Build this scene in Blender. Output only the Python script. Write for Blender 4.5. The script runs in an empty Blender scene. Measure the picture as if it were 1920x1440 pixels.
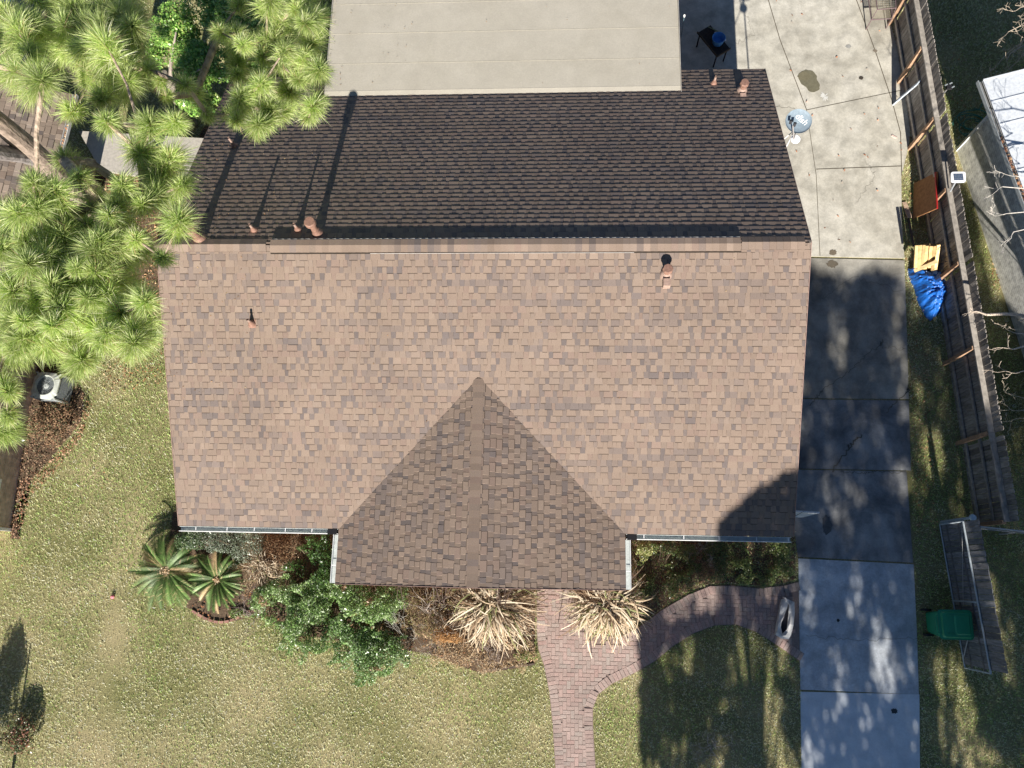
import bpy, math, random
import numpy as np
from mathutils import Vector, Matrix, Euler
R = math.radians
random.seed(7)
rng = np.random.default_rng(11)
C = bpy.context.scene.collection
scene = bpy.context.scene

# ------------------------------------------------------------------ camera, sky, sun
CAM = np.array([1.85664, -6.93037, 20.91])
ROT = (0.237422, 0.0581657, 0.0208795)
FPX = 1482.97
cam_d = bpy.data.cameras.new('camera'); cam = bpy.data.objects.new('camera', cam_d); C.objects.link(cam)
cam.location = CAM; cam.rotation_euler = ROT
cam_d.sensor_fit = 'HORIZONTAL'; cam_d.sensor_width = 36.0; cam_d.lens = 36.0 * FPX / 1920.0
cam_d.clip_start = 0.1; cam_d.clip_end = 1000
scene.camera = cam
RM = np.array(Euler(ROT, 'XYZ').to_matrix())

SUN_EL = 29.0
world = bpy.data.worlds.new('World'); scene.world = world; world.use_nodes = True
wn = world.node_tree.nodes; wl = world.node_tree.links; wn.clear()
sky = wn.new('ShaderNodeTexSky'); sky.sky_type = 'NISHITA'; sky.sun_disc = False
sky.sun_elevation = R(SUN_EL); sky.sun_rotation = R(180)
sky.altitude = 2500; sky.air_density = 1.0; sky.dust_density = 0.1; sky.ozone_density = 2.0
bg = wn.new('ShaderNodeBackground'); bg.inputs[1].default_value = 0.05
wo = wn.new('ShaderNodeOutputWorld'); wl.new(sky.outputs[0], bg.inputs[0]); wl.new(bg.outputs[0], wo.inputs[0])
SD = np.array([0.014, -math.cos(R(SUN_EL)), math.sin(R(SUN_EL))]); SD /= np.linalg.norm(SD)
sun_d = bpy.data.lights.new('sun', 'SUN'); sun_d.energy = 5.0; sun_d.angle = R(0.53); sun_d.color = (1.0, 0.93, 0.84)
sun = bpy.data.objects.new('sun', sun_d); C.objects.link(sun)
sun.rotation_euler = Vector(SD).to_track_quat('Z', 'Y').to_euler()
scene.view_settings.view_transform = 'Standard'; scene.view_settings.look = 'None'
scene.view_settings.exposure = 0.86; scene.view_settings.gamma = 1.0
SHK = math.tan(R(SUN_EL))

# ------------------------------------------------------------------ helpers
def P(u, v, z=0.0):
    """world point at height z that the photograph shows at (u, v)"""
    d = RM @ np.array([(u - 960) / FPX, (720 - v) / FPX, -1.0])
    t = (z - CAM[2]) / d[2]
    q = CAM + t * d
    return np.array([q[0], q[1], z])
def PP(lst, z=0.0): return [P(u, v, z) for u, v in lst]

def tag(o, label=None, cat=None, group=None, kind=None):
    if label: o['label'] = label
    if cat: o['category'] = cat
    if group: o['group'] = group
    if kind: o['kind'] = kind
    return o
def thing(name, label, cat, loc, group=None):
    o = bpy.data.objects.new(name, None); C.objects.link(o); o.location = Vector([float(c) for c in loc]); o.empty_display_size = 0.2
    return tag(o, label, cat, group)
def wloc(o):
    v = Vector((0, 0, 0))
    while o is not None: v = v + Vector(o.location); o = o.parent
    return v
def link_mesh(name, V, F, mat, parent=None, col=None, loc=None, smooth=False, fv=None):
    """V (n,3) world, F list/array of faces; loc = object origin in world"""
    V = np.asarray(V, dtype=np.float64)
    if loc is None:
        loc = np.array(wloc(parent)) if parent is not None else (np.array([V[:, 0].mean(), V[:, 1].mean(), V[:, 2].min()]))
    loc = np.asarray(loc, float)
    me = bpy.data.meshes.new(name)
    L = V - loc
    if isinstance(F, np.ndarray):
        k = F.shape[1]; n = F.shape[0]
        me.vertices.add(len(L)); me.vertices.foreach_set('co', L.astype(np.float32).ravel())
        me.loops.add(n * k); me.loops.foreach_set('vertex_index', F.astype(np.int32).ravel())
        me.polygons.add(n); me.polygons.foreach_set('loop_start', np.arange(0, n * k, k, dtype=np.int32))
        me.update(calc_edges=True)
    else:
        me.from_pydata([tuple(x) for x in L], [], [tuple(f) for f in F])
    if col is not None:
        ca = me.attributes.new('col', 'FLOAT_COLOR', 'POINT')
        c4 = np.ones((len(V), 4), np.float32); c4[:, :3] = col
        ca.data.foreach_set('color', c4.ravel())
    if smooth:
        me.polygons.foreach_set('use_smooth', np.ones(len(me.polygons), dtype=bool))
    me.validate(); me.update()
    o = bpy.data.objects.new(name, me); C.objects.link(o)
    if mat is not None: me.materials.append(mat)
    if parent is not None:
        o.parent = parent; o.location = Vector([float(x) for x in loc]) - wloc(parent)
    else:
        o.location = Vector([float(x) for x in loc])
    return o

class MB:
    def __init__(s): s.V = []; s.F = []; s.Cc = []
    def add(s, V, F, c=(1, 1, 1)):
        b = len(s.V); s.V.extend([tuple(v) for v in V]); s.F.extend([tuple(i + b for i in f) for f in F]); s.Cc.extend([c] * len(V)); return s
    def box(s, a, b, c=(1, 1, 1)):
        x0, y0, z0 = a; x1, y1, z1 = b
        V = [(x0,y0,z0),(x1,y0,z0),(x1,y1,z0),(x0,y1,z0),(x0,y0,z1),(x1,y0,z1),(x1,y1,z1),(x0,y1,z1)]
        return s.add(V, [(0,3,2,1),(4,5,6,7),(0,1,5,4),(1,2,6,5),(2,3,7,6),(3,0,4,7)], c)
    def bar(s, p, q, w, h, c=(1, 1, 1), up=(0, 0, 1)):
        """box beam from p to q, width w (sideways), height h (along up)"""
        p = np.array(p, float); q = np.array(q, float); d = q - p; d /= np.linalg.norm(d)
        up = np.array(up, float); sd = np.cross(d, up); n = np.linalg.norm(sd)
        if n < 1e-6: sd = np.cross(d, (1, 0, 0)); n = np.linalg.norm(sd)
        sd /= n; u = np.cross(sd, d)
        V = []
        for e in (p, q):
            for a, b in ((-1, -1), (1, -1), (1, 1), (-1, 1)): V.append(e + sd * a * w / 2 + u * b * h / 2)
        return s.add(V, [(0,3,2,1),(4,5,6,7),(0,1,5,4),(1,2,6,5),(2,3,7,6),(3,0,4,7)], c)
    def tube(s, pts, rad, n=8, c=(1, 1, 1), cap=True):
        pts = [np.array(p, float) for p in pts]
        if not hasattr(rad, '__len__'): rad = [rad] * len(pts)
        rings = []; pu = None
        for i, p in enumerate(pts):
            d = pts[min(i + 1, len(pts) - 1)] - pts[max(i - 1, 0)]; d /= (np.linalg.norm(d) + 1e-9)
            if pu is None: a = np.array([0, 0, 1.]) if abs(d[2]) < .9 else np.array([1., 0, 0])
            else: a = pu
            u = a - d * (a @ d); u /= np.linalg.norm(u); w = np.cross(d, u); pu = u
            rings.append([p + rad[i] * (u * math.cos(2 * math.pi * k / n) + w * math.sin(2 * math.pi * k / n)) for k in range(n)])
        V = [v for r in rings for v in r]; F = []
        for i in range(len(pts) - 1):
            for k in range(n):
                a = i * n + k; b = i * n + (k + 1) % n; F.append((a, b, b + n, a + n))
        if cap: F.append(tuple(range(n))[::-1]); F.append(tuple((len(pts) - 1) * n + k for k in range(n)))
        return s.add(V, F, c)
    def lathe(s, cen, prof, n=24, c=(1, 1, 1)):
        """prof list of (r, z)"""
        V = []; F = []
        for r, z in prof:
            for k in range(n): V.append((cen[0] + r * math.cos(2*math.pi*k/n), cen[1] + r * math.sin(2*math.pi*k/n), cen[2] + z))
        for i in range(len(prof) - 1):
            for k in range(n):
                a = i*n + k; b = i*n + (k+1) % n; F.append((a, b, b+n, a+n))
        F.append(tuple((len(prof)-1)*n + k for k in range(n))); F.append(tuple(range(n))[::-1])
        return s.add(V, F, c)
    def prism(s, poly, z0, z1, c=(1, 1, 1)):
        n = len(poly); V = [(p[0], p[1], z0) for p in poly] + [(p[0], p[1], z1) for p in poly]
        F = [tuple(range(n, 2*n)), tuple(range(n))[::-1]] + [(i, (i+1) % n, (i+1) % n + n, i + n) for i in range(n)]
        return s.add(V, F, c)
    def build(s, name, mat, parent=None, smooth=False, loc=None):
        return link_mesh(name, np.array(s.V), s.F, mat, parent, np.array(s.Cc), loc, smooth)
def ccw(poly):
    a = sum(poly[i][0]*poly[(i+1) % len(poly)][1] - poly[(i+1) % len(poly)][0]*poly[i][1] for i in range(len(poly)))
    return poly if a > 0 else poly[::-1]
def inpoly(X, Y, poly):
    X = np.asarray(X); Y = np.asarray(Y); r = np.zeros(X.shape, bool); n = len(poly); j = n - 1
    for i in range(n):
        xi, yi = poly[i][0], poly[i][1]; xj, yj = poly[j][0], poly[j][1]
        c = ((yi > Y) != (yj > Y)) & (X < (xj - xi) * (Y - yi) / (yj - yi + 1e-12) + xi)
        r ^= c; j = i
    return r
_vg = rng.random((256, 256))
def vnoise(X, Y, s=1.0):
    """smooth value noise 0..1"""
    x = np.asarray(X) * s + 77.3; y = np.asarray(Y) * s + 31.7
    xi = np.floor(x).astype(int); yi = np.floor(y).astype(int); fx = x - xi; fy = y - yi
    fx = fx*fx*(3-2*fx); fy = fy*fy*(3-2*fy)
    g = lambda a, b: _vg[a % 256, b % 256]
    return (g(xi, yi)*(1-fx) + g(xi+1, yi)*fx)*(1-fy) + (g(xi, yi+1)*(1-fx) + g(xi+1, yi+1)*fx)*fy
def fbm(X, Y, s=1.0): return (vnoise(X, Y, s) + .5*vnoise(X, Y, s*2.1) + .25*vnoise(X, Y, s*4.3)) / 1.75

# ------------------------------------------------------------------ materials
def newmat(name):
    m = bpy.data.materials.new(name); m.use_nodes = True; nt = m.node_tree; nt.nodes.clear()
    return m, nt, nt.nodes, nt.links
def ramp(N, stops):
    r = N.new('ShaderNodeValToRGB'); e = r.color_ramp.elements
    while len(e) < len(stops): e.new(0.5)
    for i, (p, c) in enumerate(stops): e[i].position = p; e[i].color = (*c, 1) if len(c) == 3 else c
    return r
def mat_attr(name, base=None, rough=.85, nscale=8, namt=.25, bump=.0, bscale=60, transl=0.0, metallic=0, spec=.3, big=0.0, bigscale=.6, stretch=None):
    """colour = base colour (or the 'col' attribute) times layered noise, optional bump and translucency"""
    m, nt, N, L = newmat(name)
    out = N.new('ShaderNodeOutputMaterial'); b = N.new('ShaderNodeBsdfPrincipled')
    b.inputs['Roughness'].default_value = rough; b.inputs['Metallic'].default_value = metallic; b.inputs['Specular IOR Level'].default_value = spec
    tc = N.new('ShaderNodeTexCoord')
    src = tc.outputs['Object']
    if stretch:
        mp = N.new('ShaderNodeMapping'); mp.inputs['Scale'].default_value = stretch; L.new(src, mp.inputs[0]); src = mp.outputs[0]
    if base is None:
        a = N.new('ShaderNodeAttribute'); a.attribute_name = 'col'; cs = a.outputs['Color']
    else:
        a = N.new('ShaderNodeRGB'); a.outputs[0].default_value = (*base, 1); cs = a.outputs[0]
    def mulnoise(cs, sc, amt):
        n = N.new('ShaderNodeTexNoise'); n.inputs['Scale'].default_value = sc; n.inputs['Detail'].default_value = 5; n.inputs['Roughness'].default_value = .65
        L.new(src, n.inputs['Vector'])
        mr = N.new('ShaderNodeMapRange'); mr.inputs['From Min'].default_value = .3; mr.inputs['From Max'].default_value = .7
        mr.inputs['To Min'].default_value = 1 - amt; mr.inputs['To Max'].default_value = 1 + amt; L.new(n.outputs['Fac'], mr.inputs['Value'])
        mx = N.new('ShaderNodeVectorMath'); mx.operation = 'SCALE'; L.new(cs, mx.inputs[0]); L.new(mr.outputs[0], mx.inputs['Scale'])
        return mx.outputs[0]
    if namt: cs = mulnoise(cs, nscale, namt)
    if big: cs = mulnoise(cs, bigscale, big)
    L.new(cs, b.inputs['Base Color'])
    if bump:
        n = N.new('ShaderNodeTexNoise'); n.inputs['Scale'].default_value = bscale; n.inputs['Detail'].default_value = 4; L.new(src, n.inputs['Vector'])
        bp = N.new('ShaderNodeBump'); bp.inputs['Strength'].default_value = bump; bp.inputs['Distance'].default_value = .02
        L.new(n.outputs['Fac'], bp.inputs['Height']); L.new(bp.outputs[0], b.inputs['Normal'])
    sh = b.outputs[0]
    if transl:
        t = N.new('ShaderNodeBsdfTranslucent'); L.new(cs, t.inputs['Color']); mx = N.new('ShaderNodeMixShader'); mx.inputs[0].default_value = transl
        L.new(b.outputs[0], mx.inputs[1]); L.new(t.outputs[0], mx.inputs[2]); sh = mx.outputs[0]
    L.new(sh, out.inputs[0]); return m

M = {}
M['shingle'] = mat_attr('asphalt_shingle', rough=.95, nscale=140, namt=.30, spec=.15, big=.10, bigscale=.5)
M['leaf'] = mat_attr('leaf', rough=.33, nscale=3, namt=.2, transl=.28, spec=.7)
M['frond'] = mat_attr('palm_frond', rough=.5, nscale=6, namt=.2, transl=.15, spec=.5)
M['needle'] = mat_attr('pine_needle', rough=.45, nscale=2, namt=.15, transl=.5, spec=.6)
M['straw'] = mat_attr('dry_leaf', rough=.8, nscale=25, namt=.2, transl=.2, spec=.2)
M['grass'] = mat_attr('grass_blade', rough=.7, nscale=2, namt=.12, transl=.3, spec=.2)
M['bark'] = mat_attr('bark', rough=.95, nscale=9, namt=.55, bump=1.0, bscale=22, spec=.1, stretch=(1, 1, .3))
M['twig'] = mat_attr('bare_twig', rough=.9, nscale=30, namt=.3, spec=.1)
M['white_metal'] = mat_attr('white_painted_metal', (.78, .80, .78), rough=.4, nscale=6, namt=.12, spec=.5)
M['wood_grey'] = mat_attr('weathered_wood', rough=.9, nscale=14, namt=.45, bump=.5, bscale=40, spec=.1, stretch=(2, 2, .25))
M['wood_rail'] = mat_attr('rail_wood', rough=.85, nscale=10, namt=.3, spec=.15)
M['copper_paint'] = mat_attr('brown_painted_flashing', (.27, .155, .115), rough=.5, nscale=22, namt=.3, spec=.5, big=.15, bigscale=4)
M['vent_light'] = mat_attr('worn_flashing', (.38, .27, .22), rough=.45, nscale=20, namt=.3, spec=.5)
M['black'] = mat_attr('black_plastic', (.015, .015, .017), rough=.5, namt=.1)
M['dark_hole'] = mat_attr('dark_interior', (.008, .008, .008), rough=.9, namt=0)
M['galv'] = mat_attr('galvanised_steel', (.45, .50, .52), rough=.4, metallic=.5, nscale=10, namt=.2)
M['brick'] = mat_attr('paver_brick', rough=.9, nscale=30, namt=.22, bump=.3, bscale=90, spec=.15, big=.12, bigscale=1.2)
M['wall'] = mat_attr('brick_wall', (.28, .17, .12), rough=.9, nscale=10, namt=.25)
def facebrick(name, c1, c2, mortar):
    m, nt, N, L = newmat(name); out = N.new('ShaderNodeOutputMaterial'); b = N.new('ShaderNodeBsdfPrincipled'); b.inputs['Roughness'].default_value = .9; b.inputs['Specular IOR Level'].default_value = .15
    tc = N.new('ShaderNodeTexCoord'); sp = N.new('ShaderNodeSeparateXYZ'); L.new(tc.outputs['Object'], sp.inputs[0]); ad = N.new('ShaderNodeMath'); L.new(sp.outputs[0], ad.inputs[0]); L.new(sp.outputs[1], ad.inputs[1])
    cb = N.new('ShaderNodeCombineXYZ'); L.new(ad.outputs[0], cb.inputs[0]); L.new(sp.outputs[2], cb.inputs[1])
    bt = N.new('ShaderNodeTexBrick'); bt.inputs['Scale'].default_value = 1.0; bt.inputs['Brick Width'].default_value = .21; bt.inputs['Row Height'].default_value = .075; bt.inputs['Mortar Size'].default_value = .006
    bt.inputs['Color1'].default_value = (*c1, 1); bt.inputs['Color2'].default_value = (*c2, 1); bt.inputs['Mortar'].default_value = (*mortar, 1); L.new(cb.outputs[0], bt.inputs['Vector'])
    n = N.new('ShaderNodeTexNoise'); n.inputs['Scale'].default_value = 7; n.inputs['Detail'].default_value = 6; L.new(tc.outputs['Object'], n.inputs['Vector'])
    mr = N.new('ShaderNodeMapRange'); mr.inputs['From Min'].default_value = .3; mr.inputs['From Max'].default_value = .7; mr.inputs['To Min'].default_value = .7; mr.inputs['To Max'].default_value = 1.25; L.new(n.outputs['Fac'], mr.inputs['Value'])
    vm = N.new('ShaderNodeVectorMath'); vm.operation = 'SCALE'; L.new(bt.outputs['Color'], vm.inputs[0]); L.new(mr.outputs[0], vm.inputs['Scale']); L.new(vm.outputs[0], b.inputs['Base Color'])
    bp = N.new('ShaderNodeBump'); bp.inputs['Strength'].default_value = .6; bp.inputs['Distance'].default_value = .01; bp.invert = True; L.new(bt.outputs['Fac'], bp.inputs['Height']); L.new(bp.outputs[0], b.inputs['Normal'])
    L.new(b.outputs[0], out.inputs[0]); return m
M['facebrick'] = facebrick('tan_face_brick', (.66, .50, .40), (.54, .42, .34), (.58, .54, .48))
M['whitebrick'] = facebrick('painted_brick', (.80, .80, .74), (.74, .74, .69), (.55, .55, .51))
M['litter'] = mat_attr('fallen_leaf', rough=.8, nscale=5, namt=.2, transl=.1)
M['plain'] = mat_attr('painted_surface', rough=.6, nscale=14, namt=.18)
M['tarp'] = mat_attr('blue_tarp', (.015, .13, .50), rough=.38, nscale=9, namt=.25, spec=.6, bump=.35, bscale=16)
M['bag'] = mat_attr('woven_bag', (.56, .56, .55), rough=.7, nscale=8, namt=.18, bump=.5, bscale=18)
M['bin'] = mat_attr('green_bin_plastic', (.018, .27, .13), rough=.4, nscale=3, namt=.15, spec=.5)

def concrete(name, c1, c2, c3, seed=0., fine=.16, lo=.74):
    m, nt, N, L = newmat(name); out = N.new('ShaderNodeOutputMaterial'); b = N.new('ShaderNodeBsdfPrincipled'); b.inputs['Roughness'].default_value = .9; b.inputs['Specular IOR Level'].default_value = .2
    tc = N.new('ShaderNodeTexCoord'); mp = N.new('ShaderNodeMapping'); mp.inputs['Location'].default_value = (seed, seed*2, 0); L.new(tc.outputs['Object'], mp.inputs[0])
    n1 = N.new('ShaderNodeTexNoise'); n1.inputs['Scale'].default_value = .75; n1.inputs['Detail'].default_value = 9; n1.inputs['Roughness'].default_value = .62; n1.inputs['Distortion'].default_value = .6
    n2 = N.new('ShaderNodeTexNoise'); n2.inputs['Scale'].default_value = 26; n2.inputs['Detail'].default_value = 6; n2.inputs['Roughness'].default_value = .75
    n3 = N.new('ShaderNodeTexNoise'); n3.inputs['Scale'].default_value = 2.6; n3.inputs['Detail'].default_value = 7; n3.inputs['Roughness'].default_value = .6
    for n in (n1, n2, n3): L.new(mp.outputs[0], n.inputs['Vector'])
    r = ramp(N, [(.34, c1), (.5, c2), (.66, c3)]); L.new(n1.outputs['Fac'], r.inputs[0])
    mr = N.new('ShaderNodeMapRange'); mr.inputs['From Min'].default_value = .3; mr.inputs['From Max'].default_value = .7; mr.inputs['To Min'].default_value = 1-fine; mr.inputs['To Max'].default_value = 1+fine; L.new(n2.outputs['Fac'], mr.inputs['Value'])
    m3 = N.new('ShaderNodeMapRange'); m3.inputs['From Min'].default_value = .32; m3.inputs['From Max'].default_value = .6; m3.inputs['To Min'].default_value = lo; m3.inputs['To Max'].default_value = 1+(1-lo)*.3; L.new(n3.outputs['Fac'], m3.inputs['Value'])
    mm = N.new('ShaderNodeMath'); mm.operation = 'MULTIPLY'; L.new(mr.outputs[0], mm.inputs[0]); L.new(m3.outputs[0], mm.inputs[1])
    vm = N.new('ShaderNodeVectorMath'); vm.operation = 'SCALE'; L.new(r.outputs[0], vm.inputs[0]); L.new(mm.outputs[0], vm.inputs['Scale']); L.new(vm.outputs[0], b.inputs['Base Color'])
    bp = N.new('ShaderNodeBump'); bp.inputs['Strength'].default_value = .25; bp.inputs['Distance'].default_value = .01; L.new(n2.outputs['Fac'], bp.inputs['Height']); L.new(bp.outputs[0], b.inputs['Normal'])
    L.new(b.outputs[0], out.inputs[0]); return m
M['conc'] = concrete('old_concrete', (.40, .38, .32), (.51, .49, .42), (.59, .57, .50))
M['conc_front_shaded'] = concrete('shade_darkened_concrete', (.16, .165, .17), (.28, .285, .285), (.40, .405, .40), 5)  # stained slabs, coloured darker still with the tree shade
M['conc_new_blue_shade'] = concrete('new_concrete_blue_shade', (.60, .66, .73), (.65, .71, .77), (.69, .74, .79), 9, .08, .88)  # newer, lighter slab; blue of the shade mixed into its colour
M['conc_mid_blue_shade'] = concrete('blue_shade_grey_concrete', (.38, .42, .46), (.52, .56, .60), (.61, .65, .68), 7, .2)  # near slab; bluish cast of the shade put into the grey
M['conc_upper_shaded'] = concrete('shade_darkened_old_concrete', (.24, .23, .20), (.36, .345, .30), (.46, .44, .38), 2, .16)  # darker copy of the old concrete, tree shade put into the colour
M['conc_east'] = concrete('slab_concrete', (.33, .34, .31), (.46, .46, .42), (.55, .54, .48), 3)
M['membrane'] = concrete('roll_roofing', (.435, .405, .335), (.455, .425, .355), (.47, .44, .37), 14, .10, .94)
def soil():
    m, nt, N, L = newmat('ground_soil'); out = N.new('ShaderNodeOutputMaterial'); b = N.new('ShaderNodeBsdfPrincipled'); b.inputs['Roughness'].default_value = 1; b.inputs['Specular IOR Level'].default_value = .1
    tc = N.new('ShaderNodeTexCoord')
    n1 = N.new('ShaderNodeTexNoise'); n1.inputs['Scale'].default_value = .55; n1.inputs['Detail'].default_value = 6
    n2 = N.new('ShaderNodeTexNoise'); n2.inputs['Scale'].default_value = 34; n2.inputs['Detail'].default_value = 6; n2.inputs['Roughness'].default_value = .8
    for n in (n1, n2): L.new(tc.outputs['Object'], n.inputs['Vector'])
    r1 = ramp(N, [(.35, (.22, .22, .10)), (.5, (.30, .28, .15)), (.65, (.40, .35, .21))]); L.new(n1.outputs['Fac'], r1.inputs[0])
    r2 = ramp(N, [(.32, (.25, .25, .22)), (.5, (.9, .9, .85)), (.68, (1.7, 1.6, 1.4))]); L.new(n2.outputs['Fac'], r2.inputs[0])
    vm = N.new('ShaderNodeVectorMath'); vm.operation = 'MULTIPLY'; L.new(r1.outputs[0], vm.inputs[0]); L.new(r2.outputs[0], vm.inputs[1]); L.new(vm.outputs[0], b.inputs['Base Color'])
    bp = N.new('ShaderNodeBump'); bp.inputs['Strength'].default_value = .6; bp.inputs['Distance'].default_value = .03; L.new(n2.outputs['Fac'], bp.inputs['Height']); L.new(bp.outputs[0], b.inputs['Normal'])
    L.new(b.outputs[0], out.inputs[0]); return m
M['soil'] = soil()
M['bed'] = mat_attr('mulch_bed', (.13, .09, .06), rough=1, nscale=30, namt=.6, bump=.8, bscale=30, big=.3, bigscale=2)

# ------------------------------------------------------------------ the ground
g = MB(); g.add([(-150, -150, 0), (150, -150, 0), (150, 150, 0), (-150, 150, 0)], [(0, 1, 2, 3)])
tag(g.build('ground', M['soil'], loc=(0, 0, 0)), kind='structure')

E_EDGE = [(1725, 1440), (1724, 1300), (1719, 1180), (1713, 1050), (1708, 880), (1704, 740), (1701, 640), (1697, 520), (1692, 460), (1690, 330), (1702, 282), (1707, 250), (1700, 195), (1692, 140), (1680, 80), (1668, 36), (1655, -60)]
def edge_x_at(v):
    ys = [e[1] for e in E_EDGE][::-1]; xs = [e[0] for e in E_EDGE][::-1]
    return float(np.interp(v, ys, xs))
def slab_sheet(name, px_poly, mat, z=0.02, label=None):
    poly = ccw([P(u, v, z)[:2] for u, v in px_poly])
    b = MB(); b.prism(poly, -0.05, z)
    return tag(b.build(name, mat, loc=(poly[0][0], poly[0][1], 0)), kind='structure')
# slabs of the driveway, split at the joints of the photograph; the north apron is one sheet
W_BOT = 7.72
def wx(v): # west edge pixel at row v
    return 1503 - (1440 - v) * 6 / 390
def drow(v0, v1): # px polygon between rows
    pts = [(wx(v1), v1)]; pts.append((edge_x_at(v1), v1))
    for e in E_EDGE:
        if v0 < e[1] < v1: pts.append(e)
    pts.append((edge_x_at(v0), v0)); pts.append((wx(v0), v0)); return pts
slab_sheet('driveway', drow(1297, 1560) if False else [(wx(1297), 1297)] + [(1503, 1440), (1506, 1640), (1730, 1640), (1725, 1440), (edge_x_at(1299), 1302)], M['conc_new_blue_shade'])
def joint_poly(a, b, top_l, top_r):
    return None
slab_sheet('driveway', [(1501, 1293), (1497, 1047), (1713, 1058), (1719, 1180), (1723, 1302)], M['conc_mid_blue_shade'])
slab_sheet('driveway', [(1496, 1044), (1490, 1000), (1470, 880), (1700, 884), (1712, 1055)], M['conc_front_shaded'])
slab_sheet('driveway', [(1470, 878), (1450, 748), (1704, 751), (1708, 882)], M['conc_front_shaded'])
slab_sheet('driveway', [(1450, 746), (1440, 482), (1696, 488), (1697, 520), (1701, 640), (1704, 748)], M['conc_upper_shaded'])
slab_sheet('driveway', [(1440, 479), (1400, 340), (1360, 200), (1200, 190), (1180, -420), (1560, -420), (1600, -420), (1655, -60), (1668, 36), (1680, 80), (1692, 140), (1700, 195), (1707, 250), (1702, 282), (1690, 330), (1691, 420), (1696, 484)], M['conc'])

def ribbon(name_unused, pts, w, z, b, c):
    pts = [np.array(p, float) for p in pts]
    for i in range(len(pts) - 1):
        p, q = pts[i][:2], pts[i+1][:2]; d = q - p; L_ = np.linalg.norm(d)
        if L_ < 1e-6: continue
        n = np.array([-d[1], d[0]]) / L_ * w / 2
        b.add([(*(p-n), z), (*(q-n), z), (*(q+n), z), (*(p+n), z)], [(0, 1, 2, 3)], c)
def wob(pts, a, n=8):
    out = []
    for i in range(len(pts)-1):
        p = np.array(pts[i], float); q = np.array(pts[i+1], float)
        for k in range(n): out.append(tuple(p + (q-p)*k/n + rng.normal(0, a, 2)*(0 if k == 0 and i == 0 else 1)))
    out.append(pts[-1]); return out
b = MB(); dk = (.10, .085, .06)
for ln, w in (([(1440, 0), (1462, 75), (1512, 207)], .022), ([(1512, 207), (1690, 170)], .018), ([(1512, 207), (1530, 330), (1537, 480)], .014),
              ([(1605, 0), (1640, 95), (1672, 190), (1688, 250), (1690, 330)], .022), ([(1530, 318), (1690, 312)], .022)):
    ribbon('', PP(ln), w, .0245, b, dk)
for ln, w in (([(1397, 30), (1415, 66), (1380, 82)], .010), ([(1500, 206), (1420, 200)], .012),
              ([(1650, 650), (1655, 640), (1600, 690), (1540, 735), (1520, 760)], .02), ([(1660, 775), (1700, 735), (1702, 725)], .03), ([(1655, 650), (1700, 655)], .012), ([(1560, 885), (1590, 840), (1615, 815)], .05),
              ([(1540, 560), (1600, 520), (1690, 545)], .012), ([(1510, 1190), (1600, 1200), (1720, 1196)], .012), ([(1620, 300), (1640, 330), (1605, 380)], .008),
              ([(1575, 885), (1620, 888), (1640, 884), (1704, 887)], .016)):
    ribbon('', PP(wob(ln, 2.2, 14)), w*.6, .0248, b, (.15, .14, .11))
tag(b.build('driveway_joints', M['plain'], loc=(9, 0, 0)), kind='structure')
# stains with a shape of their own
b = MB()
def blot(cx, cy, rx, ry, z, c, n=26, j=.12):
    cen = P(cx, cy); k = P(cx+1, cy)[0]-cen[0]
    V = [(cen[0], cen[1], z)]
    for i in range(n):
        a = 2*math.pi*i/n; r = 1+rng.normal(0, j)
        V.append((cen[0]+rx*k*r*math.cos(a), cen[1]+ry*k*r*math.sin(a), z))
    b.add(V, [(0, i+1, (i+1) % n+1) for i in range(n)], c)
blot(1514, 148, 17, 19, .0265, (.16, .15, .10), j=.05); blot(1524, 162, 13, 14, .0275, (.16, .15, .10), j=.05); blot(1508, 144, 12, 10, .0285, (.17, .155, .10), j=.06)
blot(1561, 474, 7, 6, .0265, (.17, .14, .10)); blot(1560, 496, 11, 7, .0265, (.14, .12, .09)); blot(1614, 147, 4, 4, .0265, (.06, .05, .04))
blot(1545, 182, 6, 9, .0265, (.62, .62, .58), j=.3); blot(1676, 1333, 6, 4.5, .0265, (.05, .06, .07)); blot(1550, 985, 9, 17, .0265, (.12, .12, .12), j=.1)
blot(1571, 1163, 3, 3, .0265, (.04, .04, .04)); blot(1640, 96, 4, 3, .0265, (.2, .17, .13)); blot(1590, 88, 5, 4, .0265, (.32, .32, .3))
tag(b.build('driveway_stains', M['plain'], loc=(9, 3, 0)), kind='structure')

# ------------------------------------------------------------------ brick walkway
WALK = [(1008, 1060), (1006, 1110), (1006, 1180), (1009, 1217), (1020, 1248), (1030, 1300), (1036, 1360), (1041, 1440), (1046, 1560), (1124, 1560), (1117, 1440), (1112, 1360), (1112, 1328), (1122, 1302), (1148, 1282), (1190, 1262), (1228, 1240), (1262, 1212), (1300, 1188), (1340, 1173), (1380, 1171), (1420, 1186), (1460, 1212), (1500, 1240),
        (1497, 1090), (1470, 1097), (1420, 1102), (1370, 1097), (1330, 1098), (1290, 1114), (1240, 1143), (1205, 1170), (1160, 1195), (1110, 1190), (1086, 1150), (1078, 1060)]
walk = [P(u, v, .03)[:2] for u, v in WALK]
b = MB(); b.prism(ccw(walk), -.05, .022, (.27, .21, .185)); tag(b.build('walkway_base', M['brick'], loc=(walk[0][0], walk[0][1], 0)), kind='structure')
def seg_dist(p, poly, closed=True):
    best = 9
    for i in range(len(poly) if closed else len(poly)-1):
        a = poly[i]; c = poly[(i+1) % len(poly)]; d = c-a; t = np.clip((p-a)@d/(d@d+1e-12), 0, 1); best = min(best, np.linalg.norm(p-a-t*d))
    return best
def brickcol():
    c = np.array([.40, .31, .275]); c = c*(1+rng.normal(0, .06)); c[0] *= 1+rng.normal(0, .04); return tuple(np.clip(c, .02, 1))
b = MB()
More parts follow.
